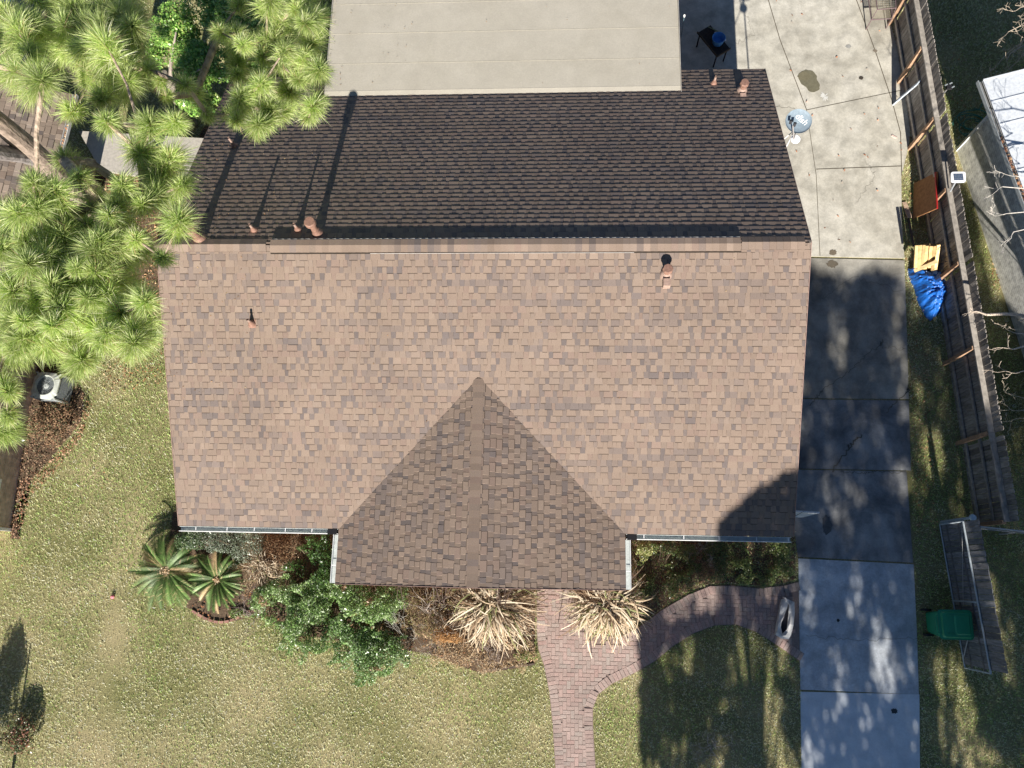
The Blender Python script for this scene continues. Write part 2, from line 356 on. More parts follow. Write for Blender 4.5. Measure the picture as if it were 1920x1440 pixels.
def brick(cen, ax, lx, ly, h=.034):
    ax = np.array(ax, float); ay = np.array([-ax[1], ax[0]]); hz = h+rng.normal(0, .0012); c = brickcol(); e = .006
    V = []
    for z, s in ((0, 0), (hz-.003, 0), (hz, e)):
        for a, q in ((-1, -1), (1, -1), (1, 1), (-1, 1)):
            p = np.array(cen) + ax*a*(lx/2-s) + ay*q*(ly/2-s); V.append((p[0], p[1], z))
    b.add(V, [(8, 9, 10, 11)] + [(i, (i+1) % 4, (i+1) % 4+4, i+4) for i in range(4)] + [(4+i, 4+(i+1) % 4, 8+(i+1) % 4, 8+i) for i in range(4)], c)
Lb, Wb = .195, .0975
BW = .21 # border depth
x0, x1 = min(p[0] for p in walk), max(p[0] for p in walk); y0, y1 = min(p[1] for p in walk), max(p[1] for p in walk)
ni = int((x1-x0)/Wb)+4; nj = int((y1-y0)/Wb)+4
for i in range(-2, ni):
    for j in range(-2, nj):
        k = (i-j) % 4   # herringbone on a square grid
        if k == 0: cen = (x0+(i+1)*Wb, y0+(j+.5)*Wb); ax = (1, 0)
        elif k == 3: cen = (x0+(i+.5)*Wb, y0+(j+1)*Wb); ax = (0, 1)
        else: continue
        cc = np.array(cen)
        if not inpoly(cc[0:1], cc[1:2], walk)[0]: continue
        if seg_dist(cc, walk) < BW-.035: continue
        brick(cen, ax, Lb-.008, Wb-.008)
tops = b
def border(poly_pts, side=1, dep=BW, w=.098):
    pts = [np.array(p) for p in poly_pts]
    # arc-length resample
    cum = [0]
    for i in range(len(pts)-1): cum.append(cum[-1]+np.linalg.norm(pts[i+1]-pts[i]))
    n = int(cum[-1]/w)
    for k in range(n):
        s = (k+.5)*cum[-1]/n; i = np.searchsorted(cum, s)-1; i = min(max(i, 0), len(pts)-2); t = (s-cum[i])/(cum[i+1]-cum[i])
        p = pts[i]*(1-t)+pts[i+1]*t
        a = pts[max(i-1, 0)]; c = pts[min(i+2, len(pts)-1)]; d = (pts[i+1]-pts[i]); d = d/np.linalg.norm(d)
        dd = c-a; dd = dd/np.linalg.norm(dd); d = d+dd; d /= np.linalg.norm(d)
        nrm = np.array([-d[1], d[0]])*side
        brick(p+nrm*(dep/2+.01), nrm, dep-.012, cum[-1]/n-.008, .040)
wp = lambda i0, i1: [walk[i] for i in range(i0, i1)]
border(wp(1, 9), 1); border(wp(9, 24), 1); border(wp(24, 33), 1)
tag(b.build('walkway', M['brick'], loc=(walk[0][0], walk[0][1], 0)), kind='structure')

# beds: darker mulch sheets under the shrubs
def sheet(name, px, mat, z, c=(1, 1, 1), zp=0.0):
    poly = ccw([P(u, v, zp)[:2] for u, v in px]); bb = MB(); bb.add([(p[0], p[1], z) for p in poly], [tuple(range(len(poly)))], c)
    return tag(bb.build(name, mat, loc=(poly[0][0], poly[0][1], 0)), kind='structure')
BED_L = [(325, 960), (318, 1010), (330, 1090), (352, 1140), (392, 1160), (430, 1166), (478, 1155), (560, 1190), (700, 1210), (800, 1225), (900, 1262), (960, 1255), (1003, 1245), (1004, 1100), (1000, 960), (600, 900)]
BED_R = [(1090, 1000), (1090, 1150), (1115, 1185), (1160, 1190), (1205, 1166), (1240, 1140), (1290, 1110), (1330, 1094), (1370, 1093), (1420, 1098), (1470, 1093), (1492, 1085), (1488, 960), (1090, 950)]
sheet('planting_bed', BED_L, M['bed'], .006)
sheet('planting_bed', BED_R, M['bed'], .006)
BED_W = [(36, 1012), (22, 1010), (24, 960), (60, 900), (95, 860), (130, 820), (152, 790), (160, 740), (100, 660), (40, 650), (30, 780), (24, 900)]
sheet('planting_bed', BED_W, M['bed'], .006)
PATCH_NW = [(300, 470), (300, 600), (250, 640), (180, 660), (100, 640), (60, 600), (60, 380), (180, 300), (240, 330), (340, 330), (400, 200), (420, 250), (360, 420)]
sheet('planting_bed', PATCH_NW, M['bed'], .005)

# ------------------------------------------------------------------ grass blades (uncountable)
HOUSE_FP = [(-6.6, -5.5), (-6.6, 5.6), (6.6, 5.6), (6.6, -5.5), (2.9, -5.5), (2.9, -6.6), (-2.9, -6.6), (-2.9, -5.5)]
DRIVE = [P(u, v)[:2] for u, v in [(1506, 1640), (1503, 1440), (1497, 1050), (1490, 1000), (1450, 746), (1440, 480), (1400, 340), (1360, 200), (1200, 190), (1180, -420), (1600, -420)] + E_EDGE[::-1] + [(1730, 1640)]]
EAST_SLAB_PX = [(1798, 272), (1858, 205), (2100, 120), (2200, 620), (1900, 640), (1893, 600), (1868, 520), (1845, 440), (1826, 330)]
EAST_SLAB = [P(u, v)[:2] for u, v in EAST_SLAB_PX]
BL_, BR_, BW_, PNW_ = [[P(u, v)[:2] for u, v in q] for q in (BED_L, BED_R, BED_W, PATCH_NW)]
NH_W = [(-25, -6.05), (-25, 9), (-13.1, 9), (-13.1, -6.05)]
NH_E = [(13.0, 5.0), (13.85, -.4), (14.6, -5.0), (25, -5.0), (25, 5.0)]
n = 1150000
X = rng.uniform(-18.5, 17.5, n); Y = rng.uniform(-13.2, 12.5, n)
ex = np.zeros(n, bool)
for poly in (HOUSE_FP, DRIVE, walk, NH_E, NH_W): ex |= inpoly(X, Y, poly)
beds = inpoly(X, Y, BL_) | inpoly(X, Y, BW_) | inpoly(X, Y, PNW_)
bedr = inpoly(X, Y, BR_)
ex |= beds & (rng.random(n) < .93); ex |= bedr & (rng.random(n) < .15)
patch = fbm(X, Y, .55); p2 = fbm(X+40, Y-9, 1.9); clump = vnoise(X*1.0, Y*1.0, 16)
dry = np.clip((patch-.47)*3.4+.48+(p2-.5)*2.2, 0, 1)
dry = np.clip(dry + .45*np.exp(-((X+10.2+.12*(Y+9))/.55)**2)*(Y < -6.5) + .30*(Y < -9)*(X < 3), 0, 1)   # worn strip on the left
dry = np.where(X > 3.4, np.clip(dry*.8, 0, 1), dry); dry = np.where(bedr, .05, dry)
worn = np.zeros(n)
for wu, wv, wa, wb_, ws in ((205, 1300, 30, 130, 1.9), (215, 1190, 22, 80, 1.3), (160, 1330, 12, 110, .9), (330, 1340, 24, 110, .4), (90, 1080, 26, 120, .4), (730, 1385, 85, 42, 1.0), (560, 1290, 120, 40, .35), (1335, 1405, 55, 38, 1.2), (870, 1420, 120, 30, .5), (230, 1400, 60, 60, .7), (275, 60, 18, 80, 1.0)):
    wc_ = P(wu, wv); wk = np.linalg.norm(P(wu+1, wv)-wc_); worn += ws*np.exp(-((X-wc_[0])/(wa*wk))**2-((Y-wc_[1])/(wb_*wk))**2)*(.45+1.1*fbm(X, Y, 2.2))
dry = np.clip(dry+worn*.7, 0, 1)
ex |= rng.random(n) < np.clip(.10+.55*(clump < .33)+worn*.35, 0, .92)
keep = ~ex; X = X[keep]; Y = Y[keep]; dry = dry[keep]; clump = clump[keep]; n = len(X)
ang = rng.uniform(0, 2*np.pi, n); lean = rng.uniform(.35, 1.25, n); ln = rng.uniform(.03, .085, n); wd = rng.uniform(.005, .0105, n)
dx, dy = np.cos(ang), np.sin(ang)
base = np.stack([X, Y, np.full(n, .0)], 1); sd = np.stack([-dy, dx, np.zeros(n)], 1)*wd[:, None]
tip = base+np.stack([dx*np.sin(lean)*ln, dy*np.sin(lean)*ln, np.cos(lean)*ln+.004], 1)
V = np.stack([base-sd, base+sd, tip], 1).reshape(-1, 3); F = np.arange(3*n).reshape(-1, 3)
straw = np.array([.80, .76, .47]); olive = np.array([.62, .63, .31]); green = np.array([.38, .52, .17])
r = rng.random(n)
w_s = (r < .17+.60*dry); w_g = (~w_s) & (rng.random(n) < .45+.2*(1-dry))
col = np.where(w_s[:, None], straw, np.where(w_g[:, None], green, olive))*(1+rng.normal(0, .22, n))[:, None]*(.75+.5*clump)[:, None]
col = np.clip(col, .01, .8)
tag(link_mesh('grass', V, F, M['grass'], col=np.repeat(col, 3, axis=0), loc=(0, 0, 0)), 'short dormant lawn grass, straw and olive green, around the house', 'grass', kind='stuff')

# fallen leaves
def leafcloud(Pn, size, col, tilt=.5, aspect=.5, up=None, fold=.25, jit=.3):
    """folded rhombus leaves: Pn (n,3)"""
    n = len(Pn); s = np.asarray(size)*np.ones(n)*(1+rng.uniform(-jit, jit, n))
    nrm = rng.normal(0, 1, (n, 3))*tilt; nrm += (np.array([0, 0, 1.]) if up is None else up); nrm /= np.linalg.norm(nrm, axis=1)[:, None]
    a = rng.normal(0, 1, (n, 3)); a -= nrm*(a*nrm).sum(1)[:, None]; a /= np.linalg.norm(a, axis=1)[:, None]; bb = np.cross(nrm, a)
    s = s[:, None]
    v0 = Pn-a*s*.5; v2 = Pn+a*s*.5; v1 = Pn+bb*s*aspect*.5+nrm*s*fold*.3; v3 = Pn-bb*s*aspect*.5+nrm*s*fold*.3
    V = np.stack([v0, v1, v2, v3], 1).reshape(-1, 3); F = np.arange(4*n).reshape(-1, 4)
    return V, F, np.repeat(np.clip(col, .005, .95), 4, axis=0)
def pickcol(n, cols, w=None, var=.18):
    cols = np.array(cols); idx = rng.choice(len(cols), n, p=w); return cols[idx]*(1+rng.normal(0, var, n))[:, None]
def join(parts):
    Vs, Fs, Cs = [], [], []; o = 0
    for V, F, Cc in parts: Vs.append(V); Fs.append(F+o); Cs.append(Cc); o += len(V)
    return np.concatenate(Vs), np.concatenate(Fs), np.concatenate(Cs)
LC = [(.42, .19, .09), (.30, .13, .06), (.50, .30, .17), (.22, .10, .05), (.62, .42, .27)]
def scatter_poly(px, n): 
    poly = [P(u, v)[:2] for u, v in px]; xs = [p[0] for p in poly]; ys = [p[1] for p in poly]
    X = rng.uniform(min(xs), max(xs), n*4); Y = rng.uniform(min(ys), max(ys), n*4); k = inpoly(X, Y, poly); return X[k][:n], Y[k][:n]
parts = []
def litter(px, n, z=.03, size=.055, cols=LC, dz=.03):
    X, Y = scatter_poly(px, n); Pn = np.stack([X, Y, z+rng.uniform(0, dz, len(X))], 1)
    parts.append(leafcloud(Pn, size, pickcol(len(X), cols), .5, .55))
litter(BED_W, 2600, .02, .055, [(.26, .15, .09), (.34, .22, .14), (.18, .11, .07), (.42, .30, .20), (.14, .12, .07)], .06)
litter([(20, 1010), (38, 905), (90, 870), (140, 820), (165, 740), (175, 760), (150, 830), (100, 890), (60, 930), (40, 1010)], 700, .03, .055, [(.46, .24, .15), (.55, .36, .25), (.34, .17, .10)])
litter([(165, 600), (300, 620), (310, 720), (200, 740)], 420, .04, .055)
litter(PATCH_NW, 3800, .02, .06, [(.50, .27, .14), (.42, .20, .10), (.60, .38, .22), (.33, .20, .10)], .05)
litter(BED_L, 1700, .02, .06); litter(BED_R, 500, .02, .06)
litter([(1380, 0), (1680, 0), (1700, 460), (1530, 460), (1440, 130)], 36, .03, .075, [(.60, .30, .18), (.5, .22, .12)])
litter([(1692, 330), (1720, 330), (1740, 700), (1760, 1000), (1712, 1000), (1704, 700)], 420, .03, .05)
litter([(1665, 30), (1700, 60), (1745, 330), (1700, 280), (1708, 230)], 240, .03, .05)
litter([(60, 800), (320, 800), (330, 1100), (1000, 1300), (1000, 1440), (20, 1440)], 160, .05, .045, [(.35, .16, .08), (.6, .42, .3)])
litter([(1760, 60), (1800, 60), (1840, 300), (1790, 280)], 120, .03, .05); litter([(1850, 420), (1880, 480), (1900, 560), (1860, 540)], 150, .03, .05)
for u0, u1, v0, v1, sd_, nn_r in ((310, 480, 470, 760, -1, 90), (700, 1500, 480, 960, -1, 30), (400, 640, 260, 440, 1, 45)):
    q_ = []
    for _ in range(nn_r):
        uu, vv = u0+(u1-u0)*rng.random()**1.8, rng.uniform(v0, v1); d_ = RM @ np.array([(uu-960)/FPX, (720-vv)/FPX, -1.0]); s_ = (2.59232/5.97525)*sd_; t_ = (5.092-s_*CAM[1]-CAM[2])/(d_[2]+s_*d_[1]); q_.append(CAM+t_*d_+np.array([0, 0, .022]))
    parts.append(leafcloud(np.array(q_), .05, pickcol(nn_r, [(.42, .24, .12), (.3, .18, .1), (.5, .36, .2)]), .25, .28))
q_ = np.stack([rng.uniform(-4.3, 4.7, 40), rng.uniform(5.4, 8.6, 40), np.full(40, 2.9)], 1); q_[:26, 0] = -4.3+rng.random(26)**2*2.5
parts.append(leafcloud(q_, .05, pickcol(40, [(.34, .22, .12), (.26, .2, .12)]), .2, .28))
V, F, Cc = join(parts)
tag(link_mesh('fallen_leaves', V, F, M['litter'], col=Cc, loc=(0, 0, 0)), 'scattered brown fallen leaves on beds, lawn edges and concrete', 'fallen leaves', kind='stuff')

# ------------------------------------------------------------------ the house
SL = 2.59232/5.97525; WH = 7.1; YE = 5.975; ZE = 2.5; ZR = ZE+2.592
SHC = [(.248, .188, .150), (.256, .195, .155), (.243, .180, .147), (.244, .189, .154), (.203, .162, .142), (.180, .148, .135), (.208, .164, .140), (.158, .132, .124), (.266, .204, .163)]
SHW = [.25, .22, .13, .14, .06, .02, .08, .01, .09]
LOWW = [.12, .10, .10, .10, .20, .14, .12, .09, .03]
def shingles(name, O, U, Vd, N_, width, length, mat, parent, expo=.1435, t_low=.0045, t_hi=.0075, xr=None, cmul=1.0, wmin=.09, wmax=.24, tier=None, dark=0.0, cols=SHC, wts=SHW, lwts=LOWW, drift_=0):
    """laminated shingles as real stepped courses. O eave-left corner, U along the eave, Vd up the slope, N_ outward normal.
    xr(v) -> (x0, x1) limits of a course"""
    O = np.array(O, float); U = np.array(U, float); Vd = np.array(Vd, float); N_ = np.array(N_, float)
    nc = int(math.ceil(length/expo)); VV = []; CC = []
    for k in range(nc):
        v0 = k*expo; v1 = min(v0+expo, length)+.004
        a, e = (0, width) if xr is None else xr(v0+expo/2)
        if e-a < .05: continue
        x = a-(rng.random()*.2); hi = rng.random() < .5
        drift = rng.random(3)
        colA = np.array(cols[rng.choice(len(cols), p=wts)])
        while x < e:
            w = rng.uniform(wmin, wmax) if hi else rng.uniform(wmin*.75, wmin*1.35); xa = max(x, a); xb = min(x+w, e); x += w
            if xb-xa < .004: hi = not hi; continue
            if rng.random() < (.3 if lwts is not None else .8): colA = np.array(cols[rng.choice(len(cols), p=wts)])
            if not hi and lwts is not None: c = np.array(cols[rng.choice(len(cols), p=lwts)])
            else: c = colA
            c = c*(1+rng.normal(0, .035))*cmul*(1.0 if hi else (.93-dark))
            t = t_hi+rng.normal(0, .0008) if hi else t_low
            t = max(t, .002); dv = rng.normal(0, .0022); s = .010 if hi else 0
            p = lambda xx, vv, h: O+U*xx+Vd*vv+N_*h
            q = [p(xa+s*0, v0+dv, t), p(xb, v0+dv, t), p(xb-s, v1, t*.08), p(xa+s, v1, t*.08)]
            f = [p(xa, v0+dv, -.002), p(xb, v0+dv, -.002), p(xb, v0+dv, t), p(xa, v0+dv, t)]
            VV += q+f
            CC += [c]*4+[c*.07]*4
            if hi:
                VV += [p(xb, v0+dv, -.002), p(xb, v1, -.002), p(xb-s, v1, t*.3), p(xb, v0+dv, t)]; CC += [c]*4
                VV += [p(xa, v1, -.002), p(xa, v0+dv, -.002), p(xa, v0+dv, t), p(xa+s, v1, t*.08)]; CC += [c]*4
                if k and rng.random() < .7: VV += [p(xa, v0-.017, .0042), p(xb, v0-.017, .0042), p(xb, v0+.002, .0030), p(xa, v0+.002, .0030)]; CC += [c*.38]*4
            hi = not hi
    VV = np.array(VV); F = np.arange(len(VV)).reshape(-1, 4)
    return VV, F, np.array(CC)
LS = math.hypot(YE, ZR-ZE); cs, sn = YE/LS, (ZR-ZE)/LS
house = thing('brown_roofed_house', 'long house under brown shingle roof with front gable and pale flat rear roof', 'house', (0, 0, 0))
# walls, soffits, decks
b = MB(); b.box((-6.6, -5.45, 0), (6.6, 5.45, 2.38)); b.box((-2.85, -6.65, 0), (-1.3, -5.4505, 2.38)); b.box((1.9, -6.65, 0), (2.85, -5.4505, 2.38)); b.box((-4.1, 5.4505, 0), (4.5, 12.4, 2.5))
b.build('wall', M['wall'], house)
b = MB()
b.add([(-7.1+.02, -YE+.02, ZE-.03), (7.1-.02, -YE+.02, ZE-.03), (7.1-.02, 0, ZR-.02), (-7.1+.02, 0, ZR-.02), (7.08, YE-.02, ZE-.03), (-7.08, YE-.02, ZE-.03),
       (-7.08, -YE+.02, ZE-.16), (7.08, -YE+.02, ZE-.16), (7.08, YE-.02, ZE-.16), (-7.08, YE-.02, ZE-.16)],
      [(0, 1, 2, 3), (3, 2, 4, 5), (6, 7, 1, 0), (8, 9, 5, 4), (6, 9, 8, 7), (7, 8, 4, 2, 1), (6, 0, 3, 5, 9)], (.24, .17, .13))
b.build('roof_deck', M['plain'], house)
roofV, roofF, roofC = shingles('front', (-7.1, -YE, ZE), (1, 0, 0), (0, cs, sn), (0, -sn, cs), 14.2, LS-.02, M['shingle'], house, t_low=.004, t_hi=.012)
rf = link_mesh('roof', roofV, roofF, M['shingle'], house, roofC)
rf['label'] = 'sunlit front roof slope'
bV, bF, bC = shingles('back', (7.1, YE, ZE), (-1, 0, 0), (0, -cs, sn), (0, sn, cs), 14.2, LS-.02, M['shingle'], house, t_low=.0108, t_hi=.0148, cmul=1.0, drift_=.5)
rb = link_mesh('roof', bV, bF, M['shingle'], house, bC); rb['label'] = 'shaded rear roof slope'
# front gable wing
GL, GR, GY = -3.27, 3.34, -7.22; GC = (GL+GR)/2; GW = (GR-GL)/2; GZ = ZE+SL*GW
Lg = math.hypot(GW, GZ-ZE); cg, sg = GW/Lg, (GZ-ZE)/Lg
def yv(v): return -YE+(v*sg)/SL+.02       # where this height meets the main slope
def xr_w(v): return (0, yv(v)-GY)
A = shingles('gw', (GL, GY, ZE), (0, 1, 0), (cg, 0, sg), (-sg, 0, cg), 0, Lg, None, None, xr=xr_w, dark=.10, t_low=.004, t_hi=.010, cmul=.97)
def xr_e(v): 
    w = yv(v)-GY; return (0, w)
B = shingles('ge', (GR, GY, ZE), (0, 1, 0), (-cg, 0, sg), (sg, 0, cg), 0, Lg, None, None, xr=xr_e, dark=.10, t_low=.004, t_hi=.010, cmul=.97)
V, F, Cc = join([A, B])
gr = link_mesh('gable_roof', V, F, M['shingle'], house, Cc)
b = MB(); yb = -2.95
b.add([(GL+.02, GY+.02, ZE-.03), (GR-.02, GY+.02, ZE-.03), (GC, GY+.02, GZ-.03), (GL+.02, -5.9, ZE-.03), (GR-.02, -5.9, ZE-.03), (GC, yb, GZ-.04),
       (GL+.02, GY+.02, ZE-.16), (GR-.02, GY+.02, ZE-.16), (GL+.02, -5.9, ZE-.16), (GR-.02, -5.9, ZE-.16)],
      [(6, 7, 1, 2, 0), (0, 2, 5, 3), (2, 1, 4, 5), (6, 0, 3, 8), (7, 9, 4, 1), (6, 8, 9, 7)], (.26, .19, .15))
b.build('gable_deck', M['plain'], house)
# ridge caps as overlapping pieces
def ridge_cap(p0, p1, half, sl, name, lift=.012, expo=.145, run=None):
    sN, sS = sl if isinstance(sl, tuple) else (sl, sl)
    p0 = np.array(p0, float); p1 = np.array(p1, float); d = p1-p0; Lr = np.linalg.norm(d); d /= Lr; sd = np.array([-d[1], d[0], 0.]); nn = int(Lr/expo); VV = []; CC = []
    for k in range(nn):
        a = p0+d*k*expo; e = p0+d*((k+1)*expo+.01); c = np.array(SHC[rng.choice(len(SHC), p=SHW)])*(1+rng.normal(0, .07))*.97; h0 = lift+.008+rng.normal(0, .0015); h1 = lift
        for s in (-1, 1):
            o = sd*s*half+np.array([0, 0, -half*(sN if s > 0 else sS)])
            VV += [a+np.array([0, 0, h0]), a+o+np.array([0, 0, h0]), e+o+np.array([0, 0, h1]), e+np.array([0, 0, h1])][::s]; CC += [c]*4
        VV += [a+sd*half+np.array([0, 0, -half*sN+h0]), a+np.array([0, 0, h0]), a+np.array([0, 0, -.01]), a+sd*half+np.array([0, 0, -half*sN-.01])]; CC += [c*.6]*4
        VV += [a+np.array([0, 0, h0]), a-sd*half+np.array([0, 0, -half*sS+h0]), a-sd*half+np.array([0, 0, -half*sS-.01]), a+np.array([0, 0, -.01])]; CC += [c*.6]*4
    for s in (-1, 1):
        VV += [p0+sd*s*half+np.array([0, 0, -half*(sN if s > 0 else sS)+lift]), p1+sd*s*half+np.array([0, 0, -half*(sN if s > 0 else sS)+lift]), p1+sd*s*half+np.array([0, 0, -half*(sN if s > 0 else sS)-.01]), p0+sd*s*half+np.array([0, 0, -half*(sN if s > 0 else sS)-.01])]; CC += [np.array([.12, .09, .07])]*4
    VV = np.array(VV); return VV, np.arange(len(VV)).reshape(-1, 4), np.array(CC)
for xa_, xb_ in ((-7.1, -4.53), (5.66, 7.1)):
    V, F, Cc = ridge_cap((xa_, 0, ZR+.005), (xb_, 0, ZR+.005), .15, SL, ''); link_mesh('ridge_cap', V, F, M['shingle'], rf, Cc)
V, F, Cc = ridge_cap((-4.52, -.04, ZR+.020), (5.655, -.04, ZR+.020), .145, (.16, .40), '')
rv = link_mesh('ridge_vent', V, F, M['shingle'], rf, Cc)
b = MB()
for s in (-1, 1):
    y = -.04+s*.152
    b.box((-4.52, min(y, y+s*.004), ZR-.09), (5.655, max(y, y+s*.004), ZR+(.0 if s > 0 else -.034)), (.03, .025, .02))
b.box((-4.50, .118, ZR-.010), (5.63, .128, ZR+.001), (.7, .68, .64))
b.box((-2.3, -.208, ZR-.050), (3.4, -.200, ZR-.042), (.62, .58, .54))
b.build('vent_slot', M['plain'], rf)
V, F, Cc = ridge_cap((GC, GY, GZ+.004), (GC, -2.72, GZ+.004), .118, SL*.96, '')
link_mesh('ridge_cap', V, F, M['shingle'], gr, Cc)
# drip edges along the rakes
for sx in (-1, 1):
    for sy in (-1, 1): b = MB(); b.bar((sx*7.105, sy*YE, ZE-.01), (sx*7.105, 0, ZR-.01), .012, .05, (.30, .20, .17)); b.build('drip_edge', M['plain'], house)
b = MB(); b.bar((GL, GY-.006, ZE-.01), (GC, GY-.006, GZ-.01), .012, .05, (.3, .2, .17)); b.bar((GR, GY-.006, ZE-.01), (GC, GY-.006, GZ-.01), .012, .05, (.3, .2, .17))
b.build('drip_edge', M['plain'], house)
# gutters: open U profile with straps and black outlet boxes
def gutter(p, q, out, endbox=None, seed=0):
    b = MB(); p = np.array(p, float); q = np.array(q, float); out = np.array(out, float); w = .115; t = .006; z = ZE-.035
    def wall(a0, a1, z0, z1, c):
        V = []
        for e in (p, q):
            for o_, zz in ((a0, z0), (a1, z0), (a1, z1), (a0, z1)): V.append(e+out*o_+np.array([0, 0, zz-0.0]))
        b.add(V, [(0, 1, 2, 3), (7, 6, 5, 4), (0, 4, 5, 1), (1, 5, 6, 2), (2, 6, 7, 3), (3, 7, 4, 0)], c)
    wc = (.66, .70, .68)
    wall(.012, .02, z-.1, z, wc); wall(.02, w, z-.10, z-.092, (.50, .54, .53)); wall(w, w+.012, z-.1, z+.008, (.86, .87, .87))
    g_ = b.build('gutter', M['plain'], house)
    L_ = np.linalg.norm(q-p); k = .4
    while k < L_:
        m = p+(q-p)*k/L_; b = MB(); b.bar(m+out*.015+np.array([0, 0, z-.004]), m+out*(w+.008)+np.array([0, 0, z-.004]), .018, .004, (.88, .88, .88)); b.build('gutter_strap', M['plain'], g_); k += rng.uniform(.6, .9)
    if endbox is not None:
        b = MB(); m = np.array(endbox, float); d = (q-p)/L_; a = np.abs(d)*.11+np.abs(out)*.065; b.box(tuple(m-a+np.array([0, 0, z-.09])), tuple(m+a+np.array([0, 0, z+.012]))); b.build('gutter_outlet', M['black'], g_)
gutter((-7.1, -YE, 0), (GL-.03, -YE, 0), (0, -1, 0), (GL-.16, -YE-.07, 0))
gutter((GR+.03, -YE, 0), (7.06, -YE, 0), (0, -1, 0), (GR+.16, -YE-.07, 0))
gutter((GL, GY+.01, 0), (GL, -YE-.14, 0), (-1, 0, 0)); gutter((GR, GY+.01, 0), (GR, -YE-.14, 0), (1, 0, 0))
# low-slope rear roof of rolled membrane
fl0 = P(610, 172, 2.86); fr0 = P(1276, 163, 2.86)
b = MB(); ys = 5.25; ye = 13.0; cw = 0.93; y = ys; k = 0
while y < ye:
    z0 = 2.86+.0; y2 = min(y+cw, ye); zz = 2.88-.02*(y-ys)+.004*0
    # each sheet laps over the next one down the slope
    V = [(fl0[0], y-.08 if k else y-.0, zz+.006), (fr0[0], y-.08 if k else y, zz+.006), (fr0[0], y2, zz-.02*cw+.001), (fl0[0], y2, zz-.02*cw+.001)]
    b.add(V, [(0, 1, 2, 3)]); y = y2; k += 1
b.add([(fl0[0], ys, 2.6), (fr0[0], ys, 2.6), (fr0[0], ye, 2.5), (fl0[0], ye, 2.5), (fl0[0], ys, 2.878), (fr0[0], ys, 2.878), (fr0[0], ye, 2.722), (fl0[0], ye, 2.722)],
      [(0, 4, 7, 3), (1, 2, 6, 5), (2, 3, 7, 6), (0, 3, 2, 1)])
b.add([(fl0[0], ys-.22, 2.858), (fr0[0], ys-.22, 2.858), (fr0[0], ys+.02, 2.890), (fl0[0], ys+.02, 2.890)], [(0, 1, 2, 3)])
b.build('flat_roof', M['membrane'], house)
b = MB()
for kx, xx in enumerate((fl0[0]-.012, fr0[0]+.006)): b.box((xx, ys-.2, 2.55), (xx+.012, ye, 2.895), (.5, .47, .42))
y = ys; k = 0
while y < ye-.9:
    y += cw; b.box((fl0[0]+.02, y-.088, 2.881-.02*(y-ys-.08)), (fr0[0]-.02, y-.080, 2.8885-.02*(y-ys-.08)), (.37, .35, .29))
b.build('flat_roof_edge', M['plain'], house)

# plumbing vents and flues (parts of the house)
def roof_z(y): return ZR-SL*abs(y)
def onroof(u, v, side):
    d = RM @ np.array([(u-960)/FPX, (720-v)/FPX, -1.0]); s = SL*side  # side -1 front (z = ZR + SL*y), +1 back (z = ZR - SL*y)
    t = (ZR-s*CAM[1]-CAM[2])/(d[2]+s*d[1]); return CAM+t*d
def pipe_vent(u, v, side, h=.30, parent=None):
    c = onroof(u, v, side); sl = -SL*side
    b = MB()
    # flashing plate lying on the slope
    V = [(c[0]+a*.085, c[1]+q*.09, c[2]+sl*q*.09+.016) for a, q in ((-1, -1), (1, -1), (1, 1), (-1, 1))]
    b.add(V, [(0, 1, 2, 3)], (1, 1, 1))
    b.lathe((c[0], c[1], c[2]-.03), [(.095, 0), (.08, .06), (.05, .13), (.034, .20)], 18)
    o = b.build('pipe_vent', M['copper_paint'], parent, smooth=False)
    b = MB(); b.tube([(c[0], c[1], c[2]+.1), (c[0], c[1], c[2]+h)], .028, 14, cap=False); b.tube([(c[0], c[1], c[2]+h), (c[0], c[1], c[2]+.1)], .019, 14, cap=False)
    b.build('pipe', M['vent_light'], o)
    return o
pipe_vent(473, 607, -1, .30, rf)
for u, v in ((477, 432), (559, 431), (440, 274), (1338, 157)): pipe_vent(u, v, 1, .30 if u > 470 else .38, rb)
def flue(u, v, side, h, r, capr, parent, hooded=False, caph=.14):
    c = onroof(u, v, side); sl = -SL*side; b = MB()
    V = [(c[0]+a*.22, c[1]+q*.24, c[2]+sl*q*.24+.015) for a, q in ((-1, -1), (1, -1), (1, 1), (-1, 1))]
    b.lathe((c[0], c[1], c[2]-.06), [(r*1.9, 0), (r*1.7, .10), (r*1.05, .20)], 20)
    o = b.build('roof_flue', M['vent_light'] if hooded else M['copper_paint'], parent)
    b = MB(); b.lathe((c[0], c[1], c[2]+.08), [(r, 0), (r, h-.08)], 20); b.lathe((c[0], c[1], c[2]+.2), [(r*1.15, 0), (r*1.15, .035)], 20); b.build('flue_pipe', M['copper_paint'], o)
    b = MB(); nn = 8 if hooded else 24; b.lathe((c[0], c[1], c[2]+h-.02), [(capr*.9, 0), (capr, .02), (capr, caph), (capr*.85, caph+.03)], nn); b.build('flue_cap', M['copper_paint'], o)
    if hooded:
        b = MB(); b.box((c[0]-.075, c[1]-.30, c[2]-.08), (c[0]+.075, c[1]-.14, c[2]+.115)); b.build('flue_box', M['vent_light'], o)
flue(596, 438, 1, .52, .072, .125, rb, caph=.10)
flue(375, 448, 1, .40, .085, .11, rb, caph=.10)
flue(1249, 514, -1, .26, .075, .115, rf, True, .07)
flue(1391, 170, 1, .28, .075, .115, rb, True, .07)

